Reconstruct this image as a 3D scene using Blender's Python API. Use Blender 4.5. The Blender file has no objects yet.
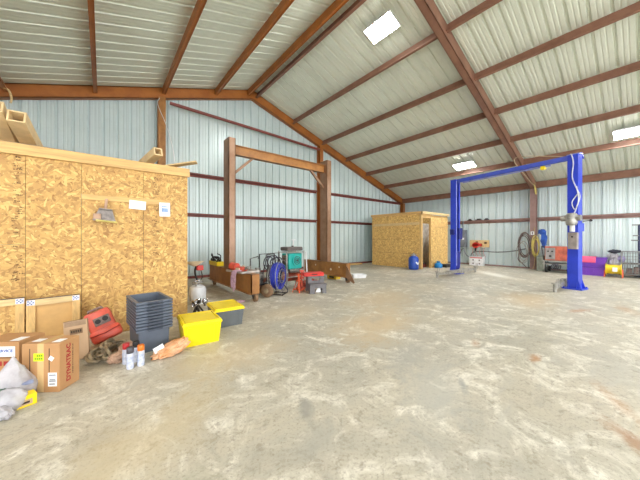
import bpy, bmesh, math, random
from mathutils import Vector, Matrix, Euler, noise
random.seed(7)
PI = math.pi
SC = bpy.context.scene
COL = SC.collection

# ------------------------------------------------------------------ materials
def lin(c):
    c = c / 255.0
    return c / 12.92 if c <= 0.04045 else ((c + 0.055) / 1.055) ** 2.4
def rgb(r, g, b): return (lin(r), lin(g), lin(b), 1.0)

class NT:
    """tiny node-tree helper"""
    def __init__(s, m):
        m.use_nodes = True
        s.t = m.node_tree; s.t.nodes.clear()
        s.out = s.t.nodes.new('ShaderNodeOutputMaterial')
        s.b = s.t.nodes.new('ShaderNodeBsdfPrincipled')
        s.t.links.new(s.b.outputs[0], s.out.inputs[0])
    def n(s, kind, **kw):
        nd = s.t.nodes.new('ShaderNode' + kind)
        for k, v in kw.items(): setattr(nd, k, v)
        return nd
    def l(s, a, b): s.t.links.new(a, b)
    def coord(s): return s.n('TexCoord').outputs['Object']
    def math(s, op, a, b=None, clamp=False):
        nd = s.n('Math', operation=op, use_clamp=clamp)
        for i, v in enumerate((a, b)):
            if v is None: continue
            if isinstance(v, (int, float)): nd.inputs[i].default_value = v
            else: s.l(v, nd.inputs[i])
        return nd.outputs[0]
    def noise(s, vec, scale, detail=4, rough=0.55, dist=0.0):
        nd = s.n('TexNoise'); s.l(vec, nd.inputs['Vector'])
        nd.inputs['Scale'].default_value = scale; nd.inputs['Detail'].default_value = detail
        nd.inputs['Roughness'].default_value = rough; nd.inputs['Distortion'].default_value = dist
        return nd.outputs['Fac']
    def ramp(s, fac, stops):
        nd = s.n('ValToRGB'); s.l(fac, nd.inputs[0])
        el = nd.color_ramp.elements
        while len(el) < len(stops): el.new(0.5)
        for e, (p, c) in zip(el, stops):
            e.position = p; e.color = c
        return nd.outputs[0]
    def mix(s, fac, a, b, mode='MIX'):
        nd = s.n('Mix', data_type='RGBA', blend_type=mode)
        if isinstance(fac, (int, float)): nd.inputs[0].default_value = fac
        else: s.l(fac, nd.inputs[0])
        for i, v in ((6, a), (7, b)):
            if isinstance(v, tuple): nd.inputs[i].default_value = v
            else: s.l(v, nd.inputs[i])
        return nd.outputs[2]
    def bump(s, h, strength=0.3, dist=0.01):
        nd = s.n('Bump'); nd.inputs['Strength'].default_value = strength
        nd.inputs['Distance'].default_value = dist
        s.l(h, nd.inputs['Height']); s.l(nd.outputs[0], s.b.inputs['Normal'])

MATS = {}
def mat(name, c, rough=0.5, metal=0.0, var=0.12, scale=6.0, alt=None, bump=0.0, alpha=None, trans=None):
    """plain procedural material: base colour broken up by noise"""
    if name in MATS: return MATS[name]
    m = bpy.data.materials.new(name); k = NT(m); v = k.coord()
    base = rgb(*c)
    if alt is None: alt = tuple(max(0, x * (1 - var * 1.6)) for x in c)
    f = k.noise(v, scale, 5, 0.6)
    col = k.ramp(f, [(0.35, rgb(*alt)), (0.62, base)])
    k.l(col, k.b.inputs['Base Color'])
    k.b.inputs['Roughness'].default_value = rough; k.b.inputs['Metallic'].default_value = metal
    if bump: k.bump(k.noise(v, scale * 4, 4), bump, 0.004)
    if alpha is not None: k.b.inputs['Alpha'].default_value = alpha
    if trans is not None: k.b.inputs['Transmission Weight'].default_value = trans
    MATS[name] = m; return m

def osb_mat(name, plane, tint=(200, 155, 90)):
    m = bpy.data.materials.new(name); k = NT(m)
    sp = k.n('SeparateXYZ'); k.l(k.coord(), sp.inputs[0])
    cb = k.n('CombineXYZ')
    k.l(sp.outputs['Y' if plane == 'yz' else 'X'], cb.inputs[0])
    k.l(sp.outputs['Y' if plane == 'xy' else 'Z'], cb.inputs[1])
    wob = k.n('TexNoise'); k.l(cb.outputs[0], wob.inputs['Vector']); wob.inputs['Scale'].default_value = 9
    add = k.n('VectorMath', operation='MULTIPLY_ADD')
    k.l(wob.outputs['Color'], add.inputs[0]); add.inputs[1].default_value = (0.04, 0.04, 0); k.l(cb.outputs[0], add.inputs[2])
    best = None; hue = None
    for i, a in enumerate((12, 48, 83, 118, 155)):
        mp = k.n('Mapping', vector_type='TEXTURE'); k.l(add.outputs[0], mp.inputs[0])
        mp.inputs['Rotation'].default_value = (0, 0, math.radians(a))
        mp.inputs['Scale'].default_value = (0.07, 0.024, 1)
        mp.inputs['Location'].default_value = (i * 0.37, i * 0.71, 0)
        vo = k.n('TexVoronoi', voronoi_dimensions='2D'); k.l(mp.outputs[0], vo.inputs['Vector']); vo.inputs['Scale'].default_value = 1
        s2 = k.n('SeparateColor'); k.l(vo.outputs['Color'], s2.inputs[0])
        r, g = s2.outputs[0], s2.outputs[1]
        if best is None: best, hue = r, g
        else:
            gt = k.math('GREATER_THAN', r, best)
            d = k.math('SUBTRACT', g, hue); hue = k.math('ADD', hue, k.math('MULTIPLY', d, gt))
            best = k.math('MAXIMUM', best, r)
    t = tint
    def tc(f, gshift=0): return rgb(min(255, t[0] * f), min(255, t[1] * f + gshift), min(255, t[2] * f + gshift))
    col = k.ramp(hue, [(0.0, tc(0.80, -5)), (0.2, tc(0.92)), (0.5, tc(1.0, 3)), (0.8, tc(1.06, 9)), (1.0, tc(1.14, 24))])
    edge = k.ramp(best, [(0.3, rgb(176, 132, 84)), (0.62, (1, 1, 1, 1))])
    col = k.mix(0.8, col, edge, 'MULTIPLY')
    big = k.noise(cb.outputs[0], 1.6, 3)
    col = k.mix(k.math('MULTIPLY', big, 0.25), col, tc(0.88))
    k.l(col, k.b.inputs['Base Color']); k.b.inputs['Roughness'].default_value = 0.62
    k.bump(best, 0.25, 0.003)
    MATS[name] = m; return m

def floor_mat():
    m = bpy.data.materials.new('concrete'); k = NT(m); v = k.coord()
    a = k.noise(v, 0.55, 6, 0.62, 0.6); b = k.noise(v, 2.6, 8, 0.7, 1.2); c = k.noise(v, 11, 6, 0.75)
    col = k.ramp(a, [(0.3, rgb(166, 164, 153)), (0.5, rgb(186, 180, 163)), (0.7, rgb(195, 186, 167))])
    col = k.mix(k.ramp(b, [(0.5, (0, 0, 0, 1)), (0.68, (1, 1, 1, 1))]), col, rgb(232, 228, 216))
    col = k.mix(k.ramp(b, [(0.3, (0.8, 0.8, 0.8, 1)), (0.45, (0, 0, 0, 1))]), col, rgb(158, 154, 142))
    col = k.mix(k.ramp(c, [(0.36, (0.75, 0.75, 0.75, 1)), (0.47, (0, 0, 0, 1))]), col, rgb(150, 142, 126))
    fine = k.noise(v, 45, 5, 0.8)
    col = k.mix(k.ramp(fine, [(0.36, (0.6, 0.6, 0.6, 1)), (0.48, (0, 0, 0, 1))]), col, rgb(132, 122, 108))
    # streaked swirls from the power trowel
    mp = k.n('Mapping'); k.l(v, mp.inputs[0]); mp.inputs['Rotation'].default_value = (0, 0, 0.9); mp.inputs['Scale'].default_value = (0.6, 2.6, 1)
    st = k.noise(mp.outputs[0], 1.5, 7, 0.65, 1.5)
    col = k.mix(k.ramp(st, [(0.52, (0, 0, 0, 1)), (0.68, (0.55, 0.55, 0.55, 1))]), col, rgb(182, 179, 168))
    # stains: x, y, rx, ry, angle, colour, strength (one is a painted glint)
    stains_glint = [(3.63, .75, .2, .07, .1, (176, 120, 66), .75), (2.6, .02, .35, .09, .7, (160, 112, 70), .7), (3.15, .14, .4, .08, .5, (176, 134, 90), .55),
              (3.57, 1.33, .2, .07, .3, (170, 126, 84), .6), (6.6, .75, .4, .12, -.4, (178, 128, 84), .6), (7.3, .2, .5, .16, .3, (176, 140, 100), .6),
              (3.2, 2.6, 1.2, .6, .3, (214, 186, 142), .5), (4.6, 3.6, 1.3, .8, .2, (214, 188, 148), .45), (7.0, 1.6, 1.1, .6, .2, (212, 182, 138), .45),
              (1.2, 2.9, .8, .5, .2, (212, 190, 150), .45), (2.5, 3.9, .7, .5, .1, (212, 192, 154), .35), (.2, 2.0, .9, .35, .6, (204, 186, 146), .4),
              (1.22, 1.66, .07, .2, -.5, (148, 146, 138), .8), (1.1, 1.35, .25, .14, .3, (164, 162, 152), .5), (2.48, 1.03, .18, .05, .55, (146, 146, 142), .8),
              (2.6, 1.65, .6, .2, .25, (164, 164, 158), .5), (2.2, 1.15, .7, .3, .4, (176, 177, 170), .5), (3.4, 2.75, .3, .12, .2, (176, 168, 152), .5),
              (3.3, 1.9, .35, .2, .2, (172, 167, 156), .5), (4.8, 1.9, .5, .2, .1, (172, 166, 154), .4), (.3, 1.5, .3, .15, .4, (170, 168, 150), .45),
              (10.8, 3.4, 1.2, .35, .8, (242, 240, 230), .7), (3.0, 6.4, 1.0, 1.2, 0, (160, 132, 96), .35), (2.1, 7.6, .8, .5, 0, (158, 128, 92), .35),  # first entry: light glinting off the floor, painted as a pale patch
              (2.0, 6.6, .5, .7, 0, (168, 142, 104), .35), (3.7, 5.3, .6, .5, 0, (168, 146, 112), .4), (8.9, 2.4, .4, .12, .5, (146, 126, 104), .5)]
    for (x, y, rx, ry, an, cc, s) in stains_glint:
        mp = k.n('Mapping', vector_type='TEXTURE'); k.l(v, mp.inputs[0])
        mp.inputs['Location'].default_value = (x, y, 0); mp.inputs['Rotation'].default_value = (0, 0, an); mp.inputs['Scale'].default_value = (rx, ry, 1)
        ln = k.n('VectorMath', operation='LENGTH'); k.l(mp.outputs[0], ln.inputs[0])
        d = k.math('ADD', ln.outputs['Value'], k.math('MULTIPLY', k.math('SUBTRACT', b, 0.5), 1.7))
        d = k.math('ADD', d, k.math('MULTIPLY', k.math('SUBTRACT', c, 0.5), 1.2))
        f = k.ramp(d, [(0.25, (s, s, s, 1)), (1.0, (0, 0, 0, 1))])
        col = k.mix(f, col, rgb(*cc))
    k.l(col, k.b.inputs['Base Color'])
    k.l(k.ramp(b, [(0.3, (0.42, 0.42, 0.42, 1)), (0.7, (0.62, 0.62, 0.62, 1))]), k.b.inputs['Roughness'])
    k.bump(c, 0.12, 0.006)
    return m

def wood_mat(name, c, plane_axis='X', scale=1.0):
    m = bpy.data.materials.new(name); k = NT(m)
    mp = k.n('Mapping'); k.l(k.coord(), mp.inputs[0])
    sc = {'X': (2, 30, 30), 'Y': (30, 2, 30), 'Z': (30, 30, 2)}[plane_axis]
    mp.inputs['Scale'].default_value = tuple(x * scale for x in sc)
    f = k.noise(mp.outputs[0], 1.0, 4, 0.6, 0.8)
    dk = tuple(x * 0.84 for x in c)
    k.l(k.ramp(f, [(0.35, rgb(*dk)), (0.6, rgb(*c))]), k.b.inputs['Base Color'])
    k.b.inputs['Roughness'].default_value = 0.6
    MATS[name] = m; return m

def sheet_mat(name, c, rough, c2):
    m = bpy.data.materials.new(name); k = NT(m); v = k.coord()
    a = k.noise(v, 0.8, 4); b = k.noise(v, 7, 5, 0.7)
    col = k.ramp(a, [(0.35, rgb(*c2)), (0.65, rgb(*c))])
    col = k.mix(k.ramp(b, [(0.3, (.25, .25, .25, 1)), (0.45, (0, 0, 0, 1))]), col, rgb(c[0] * .86, c[1] * .86, c[2] * .85))
    k.l(col, k.b.inputs['Base Color']); k.b.inputs['Roughness'].default_value = rough
    k.b.inputs['Metallic'].default_value = 0.15
    return m

def emit_mat(name, c, s):
    m = bpy.data.materials.new(name); k = NT(m)
    k.b.inputs['Emission Color'].default_value = c; k.b.inputs['Emission Strength'].default_value = s
    k.b.inputs['Base Color'].default_value = (.9, .9, .9, 1)
    return m

WALLM = sheet_mat('wall_sheet_metal', (205, 219, 219), 0.28, (195, 210, 211))
ROOFM = sheet_mat('roof_sheet_metal', (219, 224, 209), 0.36, (211, 216, 201))
PRIMER_ORANGE_LIT = mat('orange_brown_primer', (168, 102, 42), 0.45, 0.0, alt=(150, 86, 32), scale=3)  # orange cast of the light put into the colour of one shared primer
PRIMER_MAUVE_LIT = mat('red_brown_primer', (142, 102, 82), 0.45, 0.0, alt=(124, 86, 68), scale=3)  # same primer, with the mauve cast of its light put into the colour
RUST = mat('rusty_brown_paint', (170, 118, 62), 0.38, 0.1, alt=(142, 94, 48), scale=4)
STEELB = mat('grey_brown_steel', (152, 118, 92), 0.28, 0.2, alt=(134, 98, 70), scale=4)
OSBX = osb_mat('strand_board_front', 'xz')
OSBY = osb_mat('strand_board_side', 'yz', (220, 174, 102))
OSBS = osb_mat('strand_board_shed_front', 'xz', (220, 176, 108))
OSBT = osb_mat('strand_board_flat', 'xy')
PINE = wood_mat('pine_lumber', (222, 180, 116))
PINEZ = wood_mat('pine_lumber_upright', (222, 182, 118), 'Z')
PINEL = wood_mat('pale_lumber', (226, 196, 142))
PINEY = wood_mat('pine_lumber_deep', (224, 178, 112), 'Y')
CARD = mat('cardboard', (188, 142, 96), 0.75, var=.04, scale=3)
CARDP = mat('pale_cardboard', (196, 164, 130), 0.75, var=.04, scale=3)
CARDD = mat('dark_cardboard', (166, 118, 74), 0.8, var=.05, scale=3)
BLUE = mat('lift_blue_paint', (46, 70, 206), 0.32, var=.05, scale=3)
BLUED = mat('dark_blue_paint', (24, 34, 128), 0.35, var=.05)
SILVER = mat('galvanised_steel', (176, 174, 168), 0.38, 0.5, var=.12, scale=10)
GREY = mat('grey_plastic', (96, 106, 122), 0.45, var=.05)
GREYD = mat('dark_grey_plastic', (66, 74, 88), 0.5, var=.06)
TOTEG = mat('tote_grey_plastic', (100, 106, 112), 0.45, var=.05)
YEL = mat('yellow_plastic', (246, 218, 8), 0.38, var=.03)
BLACK = mat('black_rubber', (34, 32, 32), 0.6, var=.1)
DARK = mat('dark_steel', (70, 66, 66), 0.45, 0.4, var=.15)
WHITE = mat('white_paint', (232, 234, 236), 0.4, var=.04)
PAPER = mat('white_paper', (238, 240, 244), 0.7, var=.02)
REDP = mat('red_plastic', (214, 52, 44), 0.42, var=.08)
ORANGE = mat('orange_paint', (224, 92, 46), 0.42, var=.1)
REDOR = mat('red_orange_plastic', (226, 96, 76), 0.4, var=.1)
TEAL = mat('teal_paint', (28, 168, 160), 0.35, var=.05)
CYANB = mat('bright_blue_plastic', (20, 130, 200), 0.35, var=.05)
ROYAL = mat('royal_blue_hose', (48, 64, 186), 0.35, var=.1)
PURPLE = mat('purple_plastic', (126, 70, 196), 0.42, var=.05)
PINK = mat('pink_cloth', (240, 96, 140), 0.7, var=.05)
TAN = mat('tan_cloth', (192, 158, 134), 0.8, var=.1)
CHAINM = mat('tarnished_chain', (176, 160, 132), 0.4, 0.35, var=.15, scale=14)
CHROME = mat('chrome', (200, 200, 204), 0.18, 0.9, var=.05)
BROWNR = mat('dusty_brown_rubber', (150, 118, 88), 0.7, var=.12)
LILAC = mat('faded_pink_rope', (196, 160, 176), 0.7, var=.15, scale=30)
INKR = mat('dark_red_ink', (168, 44, 44), 0.7, var=.02)
INKD = mat('dark_ink', (70, 56, 44), 0.8, var=.1)
INKB = mat('blue_ink', (44, 92, 178), 0.7, var=.02)
STAMP = mat('faded_stamp_ink', (126, 92, 56), 0.8, var=.2, scale=60)
LIME = mat('fluorescent_label', (200, 238, 30), 0.6, var=.02)
TAPE = mat('clear_packing_tape', (216, 182, 130), 0.25, var=.03)
BAG = mat('white_plastic_film', (206, 204, 212), 0.25, var=.08, scale=9, alpha=.76)
BAGO = mat('orange_plastic_film', (214, 168, 130), 0.22, var=.12, scale=9, alt=(206, 142, 90))
TARP = mat('dark_blue_tarp', (52, 72, 92), 0.5, var=.1)
BEIGE = mat('beige_burner_ceramic', (222, 206, 176), 0.6, var=.05)
CAGE = mat('grey_wire', (140, 142, 142), 0.4, 0.4, var=.08)
YROPE = mat('yellow_rope', (214, 196, 110), 0.7, var=.1, scale=40)

# ------------------------------------------------------------------ mesh helper
class MB:
    def __init__(s): s.b = bmesh.new()
    def _face(s, vs):
        try: return s.b.faces.new(vs)
        except ValueError: return None
    def box(s, x0, x1, y0, y1, z0, z1, bev=0.0, M=None):
        vs = [s.b.verts.new(Vector(p)) for p in ((x0, y0, z0), (x1, y0, z0), (x1, y1, z0), (x0, y1, z0), (x0, y0, z1), (x1, y0, z1), (x1, y1, z1), (x0, y1, z1))]
        fs = [s._face([vs[i] for i in q]) for q in ((3, 2, 1, 0), (4, 5, 6, 7), (0, 1, 5, 4), (1, 2, 6, 5), (2, 3, 7, 6), (3, 0, 4, 7))]
        if bev:
            es = list({e for f in fs for e in f.edges})
            r = bmesh.ops.bevel(s.b, geom=es, offset=bev, segments=2, profile=0.5, affect='EDGES')
            vs = list({v for f in r['faces'] for v in f.verts} | {v for v in vs if v.is_valid})
        if M is not None:
            for v in vs: v.co = M @ v.co
        return s
    def frustum(s, x0, x1, y0, y1, z0, X0, X1, Y0, Y1, z1, cap=(True, True)):
        vs = [s.b.verts.new(Vector(p)) for p in ((x0, y0, z0), (x1, y0, z0), (x1, y1, z0), (x0, y1, z0), (X0, Y0, z1), (X1, Y0, z1), (X1, Y1, z1), (X0, Y1, z1))]
        qs = [(0, 1, 5, 4), (1, 2, 6, 5), (2, 3, 7, 6), (3, 0, 4, 7)]
        if cap[0]: qs.append((3, 2, 1, 0))
        if cap[1]: qs.append((4, 5, 6, 7))
        for q in qs: s._face([vs[i] for i in q])
        return s
    def bar(s, p0, p1, w, d, up=(0, 0, 1)):
        """rectangular bar from p0 to p1; w along side, d along up"""
        p0, p1 = Vector(p0), Vector(p1); t = (p1 - p0).normalized(); u = Vector(up)
        sd = t.cross(u)
        if sd.length < 1e-5: sd = t.cross(Vector((1, 0, 0)))
        sd.normalize(); u = sd.cross(t).normalized()
        vs = []
        for p in (p0, p1):
            for a, b in ((-1, -1), (1, -1), (1, 1), (-1, 1)): vs.append(s.b.verts.new(p + sd * a * w / 2 + u * b * d / 2))
        for q in ((3, 2, 1, 0), (4, 5, 6, 7), (0, 1, 5, 4), (1, 2, 6, 5), (2, 3, 7, 6), (3, 0, 4, 7)): s._face([vs[i] for i in q])
        return s
    def cyl(s, p0, p1, r0, r1=None, n=16, cap=True):
        if r1 is None: r1 = r0
        p0, p1 = Vector(p0), Vector(p1); t = (p1 - p0).normalized()
        a = t.orthogonal().normalized(); b = t.cross(a)
        R = []
        for p, r in ((p0, r0), (p1, r1)):
            R.append([s.b.verts.new(p + (a * math.cos(2 * PI * i / n) + b * math.sin(2 * PI * i / n)) * max(r, 1e-4)) for i in range(n)])
        for i in range(n): s._face([R[0][i], R[0][(i + 1) % n], R[1][(i + 1) % n], R[1][i]])
        if cap:
            s._face(R[0][::-1]); s._face(R[1])
        return s
    def tube(s, pts, r, n=8, closed=False):
        pts = [Vector(p) for p in pts]; N = len(pts); rings = []; a = None
        for i, p in enumerate(pts):
            if closed: t = pts[(i + 1) % N] - pts[i - 1]
            else: t = pts[min(i + 1, N - 1)] - pts[max(i - 1, 0)]
            t.normalize()
            if a is None: a = t.orthogonal().normalized()
            else:
                a = a - t * a.dot(t)
                a = a.normalized() if a.length > 1e-6 else t.orthogonal().normalized()
            b = t.cross(a)
            rr = r[i] if isinstance(r, (list, tuple)) else r
            rings.append([s.b.verts.new(p + (a * math.cos(2 * PI * j / n) + b * math.sin(2 * PI * j / n)) * rr) for j in range(n)])
        for i in range(N if closed else N - 1):
            A, B = rings[i], rings[(i + 1) % N]
            for j in range(n): s._face([A[j], A[(j + 1) % n], B[(j + 1) % n], B[j]])
        if not closed:
            s._face(rings[0][::-1]); s._face(rings[-1])
        return s
    def torus(s, c, R, r, axis=(0, 0, 1), n=32, m=8, arc=1.0, a0=0.0, sx=1.0):
        ax = Vector(axis).normalized(); u = ax.orthogonal().normalized()
        if abs(ax.z) < .99: u = Vector((0, 0, 1)); u = (u - ax * u.dot(ax)).normalized()
        w = ax.cross(u)
        k = n if arc >= 1 else n + 1
        pts = [Vector(c) + (u * math.cos(a0 + 2 * PI * arc * i / n) + w * math.sin(a0 + 2 * PI * arc * i / n) * sx) * R for i in range(k)]
        return s.tube(pts, r, m, closed=arc >= 1)
    def lathe(s, prof, c=(0, 0, 0), n=24, M=None):
        rings = []
        for r, z in prof:
            rings.append([s.b.verts.new(Vector((max(r, 1e-4) * math.cos(2 * PI * i / n), max(r, 1e-4) * math.sin(2 * PI * i / n), z))) for i in range(n)])
        for A, B in zip(rings, rings[1:]):
            for i in range(n): s._face([A[i], A[(i + 1) % n], B[(i + 1) % n], B[i]])
        s._face(rings[0][::-1]); s._face(rings[-1])
        T = Matrix.Translation(c) @ (M if M is not None else Matrix())
        for R in rings:
            for v in R: v.co = T @ v.co
        return s
    def prism(s, poly, d0, d1, axis='Y'):
        """extrude a 2-D outline along an axis"""
        def P(a, b, d): return {'Y': (a, d, b), 'X': (d, a, b), 'Z': (a, b, d)}[axis]
        A = [s.b.verts.new(P(a, b, d0)) for a, b in poly]; B = [s.b.verts.new(P(a, b, d1)) for a, b in poly]
        n = len(poly)
        for i in range(n): s._face([A[i], A[(i + 1) % n], B[(i + 1) % n], B[i]])
        s._face(A[::-1]); s._face(B)
        return s
    def blob(s, c, size, amp=.25, freq=3, seed=0, sub=4, flat=None, M=None, peak=0.0):
        r = bmesh.ops.create_icosphere(s.b, subdivisions=sub, radius=1)
        for v in r['verts']:
            d = v.co.normalized()
            f = 1 + amp * noise.fractal(d * freq + Vector((seed, seed * 2, 0)), 0.9, 2.1, 4)
            f += amp * .8 * (abs(noise.noise(d * freq * 2 + Vector((seed, 7, 1)))) - .2)
            p = Vector((d.x * size[0], d.y * size[1], d.z * size[2])) * f
            if peak and d.z > -.2:
                k_ = 1 - peak * min(1, (d.z + .2) / 1.2) ; p.x *= k_; p.y *= k_; p.z *= 1 + .35 * peak * max(0, d.z)
            if M is not None: p = M @ p
            p += Vector(c)
            if flat is not None and p.z < flat: p.z = flat + (p.z - flat) * .03
            v.co = p
        return s
    def ribs(s, length, prof, fn):
        """fn(a, h) -> (bottom point, top point)"""
        prev = None
        for a, h in prof:
            p, q = fn(a, h)
            cur = (s.b.verts.new(p), s.b.verts.new(q))
            if prev: s._face([prev[0], cur[0], cur[1], prev[1]])
            prev = cur
        return s
    def xf(s, M):
        for v in s.b.verts: v.co = M @ v.co
        return s
    def build(s, name, m, parent=None, smooth=False, bevel=0.0, solid=0.0):
        bmesh.ops.recalc_face_normals(s.b, faces=s.b.faces)
        me = bpy.data.meshes.new(name); s.b.to_mesh(me); s.b.free()
        me.materials.append(m)
        if smooth:
            for p in me.polygons: p.use_smooth = True
            try: me.set_sharp_from_angle(angle=math.radians(40))
            except Exception: pass
        o = bpy.data.objects.new(name, me); COL.objects.link(o)
        if parent: o.parent = parent
        if solid:
            md = o.modifiers.new('thick', 'SOLIDIFY'); md.thickness = solid; md.offset = 0
        if bevel:
            md = o.modifiers.new('bev', 'BEVEL'); md.width = bevel; md.segments = 2; md.limit_method = 'ANGLE'
        return o

def tag(o, label, cat, group=None):
    o['label'] = label; o['category'] = cat
    if group: o['group'] = group
    return o
def thing(name, label, cat, loc=(0, 0, 0), rz=0.0, group=None):
    o = bpy.data.objects.new(name, None); COL.objects.link(o)
    o.empty_display_size = .1
    o.location = loc; o.rotation_euler = (0, 0, rz)
    return tag(o, label, cat, group)
def struct(o): o['kind'] = 'structure'; return o
def dup(root, loc, rz=None, label=None):
    r = root.copy(); COL.objects.link(r); r.location = loc
    if rz is not None: r.rotation_euler = (0, 0, rz)
    if label: r['label'] = label
    for ch in list(root.children):
        c = ch.copy(); COL.objects.link(c); c.parent = r
        for g in ch.children:
            d = g.copy(); COL.objects.link(d); d.parent = c
    return r
def text(name, body, size, m, M, parent=None, depth=.0006, align='CENTER', sx=1.0, bold=0.0):
    cu = bpy.data.curves.new(name, 'FONT'); cu.body = body; cu.size = size; cu.extrude = depth
    cu.align_x = align; cu.align_y = 'CENTER'; cu.offset = bold
    tmp = bpy.data.objects.new(name + '_t', cu); COL.objects.link(tmp)
    bpy.context.view_layer.update()
    me = bpy.data.meshes.new_from_object(tmp.evaluated_get(bpy.context.evaluated_depsgraph_get()))
    bpy.data.objects.remove(tmp)
    me.transform(M @ Matrix.Diagonal((sx, 1, 1, 1)))
    me.materials.clear(); me.materials.append(m)
    o = bpy.data.objects.new(name, me); COL.objects.link(o)
    if parent: o.parent = parent
    return o
def frame_m(o, ex, ez):
    """matrix: local x -> ex, local y -> ez (text up), local z -> normal"""
    ex, ez = Vector(ex).normalized(), Vector(ez).normalized(); nn = ex.cross(ez)
    M = Matrix((ex, ez, nn)).transposed().to_4x4(); M.translation = Vector(o); return M
def smoothpts(pts, k=6):
    P = [Vector(p) for p in pts]; P = [P[0]] + P + [P[-1]]; out = []
    for i in range(1, len(P) - 2):
        a, b, c, d = P[i - 1:i + 3]
        for j in range(k):
            t = j / k
            out.append(.5 * ((2 * b) + (c - a) * t + (2 * a - 5 * b + 4 * c - d) * t * t + (3 * b - a - 3 * c + d) * t ** 3))
    out.append(P[-2]); return out

# ------------------------------------------------------------------ the building
PX, SL = 4.3, 0.325           # ridge position, roof slope
XR, XL, YG, YB = 14.12, -5.5, 9.35, -9.7
ZP = 6.77
def zr(x): return ZP - SL * abs(x - PX)

def profile(a0, a1, per=0.305, deep=.042):
    """ribbed steel sheet: (position, outward offset)"""
    out = []; a = a0
    one = [(0, 0), (.016, deep), (.05, deep), (.066, 0), (.135, 0), (.145, .007), (.160, .007), (.170, 0), (.215, 0), (.225, .007), (.240, .007), (.250, 0)]
    while a < a1:
        for s_, h in one:
            if a + s_ <= a1: out.append((a + s_, h))
        a += per
    out.append((a1, 0)); return out

b = MB(); b.box(XL - .2, XR + .3, YB - 1, YG + .2, -.2, 0)
floor = struct(b.build('floor', floor_mat()))

# roof sheets
b = MB()
for x0, x1 in ((PX, XR + .1), (PX, XL - .1)):
    b.ribs(1, profile(YB, YG + .05), lambda a, h: (Vector((x0, a, zr(x0) + h)), Vector((x1, a, zr(x1) + h))))
ceiling = struct(b.build('ceiling', ROOFM, solid=.002))
# rafters: channel section, web towards the bay in front
def rafter(y, w, x0, x1, m=None):
    b = MB(); n = 2
    def sec(xa, xb):
        for (ya, yb, za, zb) in ((y, y + .02, -.33, -.005), (y - .0, y + w, -.33, -.31), (y, y + w, -.025, -.005), (y + w - .02, y + w, -.33, -.005)):
            A = [b.b.verts.new(p) for p in ((xa, ya, zr(xa) + za), (xa, yb, zr(xa) + za), (xa, yb, zr(xa) + zb), (xa, ya, zr(xa) + zb))]
            B = [b.b.verts.new(p) for p in ((xb, ya, zr(xb) + za), (xb, yb, zr(xb) + za), (xb, yb, zr(xb) + zb), (xb, ya, zr(xb) + zb))]
            for i in range(4): b._face([A[i], A[(i + 1) % 4], B[(i + 1) % 4], B[i]])
            b._face(A[::-1]); b._face(B)
    sec(x0, x1)
    return b.build('rafter', m or PRIMER_MAUVE_LIT, ceiling)
FR = (2.86, -3.44)
rafter(9.18, .15, XL, PX, PRIMER_ORANGE_LIT); rafter(9.18, .15, PX, XR - .02, PRIMER_ORANGE_LIT)
for y in FR:
    rafter(y, .17, XL, PX); rafter(y, .17, PX, XR - .06)
rafter(YB + .05, .15, XL, PX); rafter(YB + .05, .15, PX, XR - .02)
# purlins: Z section between the frames
LEFTX = (4.1, 2.94, 1.40, -.18, -1.72, -3.26, -4.7); RIGHTX = (4.48, 6.10, 7.67, 9.14, 10.62, 12.12)
BAYS = ((3.03, 9.19), (-3.26, 2.88), (YB + .19, -3.42))
for x in LEFTX + RIGHTX:
    rt = x > PX; s = 1 if rt else -1
    nm = 'ridge_purlin' if abs(x - PX) < .5 else 'purlin'
    for y0, y1 in BAYS:
        b = MB(); z1 = zr(x) - .004; z0 = z1 - .2
        b.box(x - .004, x + .004, y0, y1, z0, z1)
        lo, hi = (x, x + .075) if not rt else (x - .075, x)
        b.prism([(lo, z0 + (0 if lo == x else s * .075 * SL)), (hi, z0 + (0 if hi == x else -.075 * SL * s)), (hi, z0 + .008 + (0 if hi == x else -.075 * SL * s)), (lo, z0 + .008 + (0 if lo == x else s * .075 * SL))], y0, y1)
        e = hi if not rt else lo
        b.box(e - .004, e + .004, y0, y1, z0, z0 + .03)
        b.build(nm, PRIMER_MAUVE_LIT if rt else PRIMER_ORANGE_LIT, ceiling)
for y0, y1 in BAYS:
    b = MB(); z1 = zr(13.95) - .01
    b.box(13.86, 13.87, y0, y1, z1 - .24, z1); b.box(13.86, 14.0, y0, y1, z1 - .25, z1 - .24)
    b.build('eave_strut', PRIMER_MAUVE_LIT, ceiling)

# gable wall at the far end
b = MB(); b.ribs(1, profile(XL, XR, .305), lambda a, h: (Vector((a, YG + h, 0)), Vector((a, YG + h, zr(a) - .01))))
wall_back = struct(b.build('wall_back', WALLM, solid=.002))
def girt(x0, x1, z, parent, axis='X', at=9.33, m=PRIMER_ORANGE_LIT):
    b = MB()
    if axis == 'X':
        b.box(x0, x1, at - .14, at - .13, z - .0, z + .04); b.box(x0, x1, at - .14, at, z + .032, z + .04); b.box(x0, x1, at - .14, at, z - .006, z + .002); b.box(x0, x1, at - .008, at, z - .07, z)
    else:
        b.box(at - .14, at - .13, x0, x1, z, z + .05); b.box(at - .14, at, x0, x1, z + .045, z + .053); b.box(at - .14, at, x0, x1, z - .006, z + .002); b.box(at - .01, at, x0, x1, z - .1, z)
    return b.build('girt', m, parent)
GIRTM = mat('maroon_girt_paint', (134, 66, 58), .45, alt=(112, 54, 48), scale=3)
for x0, x1 in ((XL, 1.28), (1.5, 7.42), (7.68, XR - .02)):
    for z in (2.06, 3.36): girt(x0, x1, z, wall_back, m=GIRTM)
b = MB(); b.tube([(1.58, 9.08, 5.37), (4.5, 9.08, 5.29), (7.42, 9.08, 5.19)], .05, 10); b.build('strut_pipe', GIRTM, wall_back, True)
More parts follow.
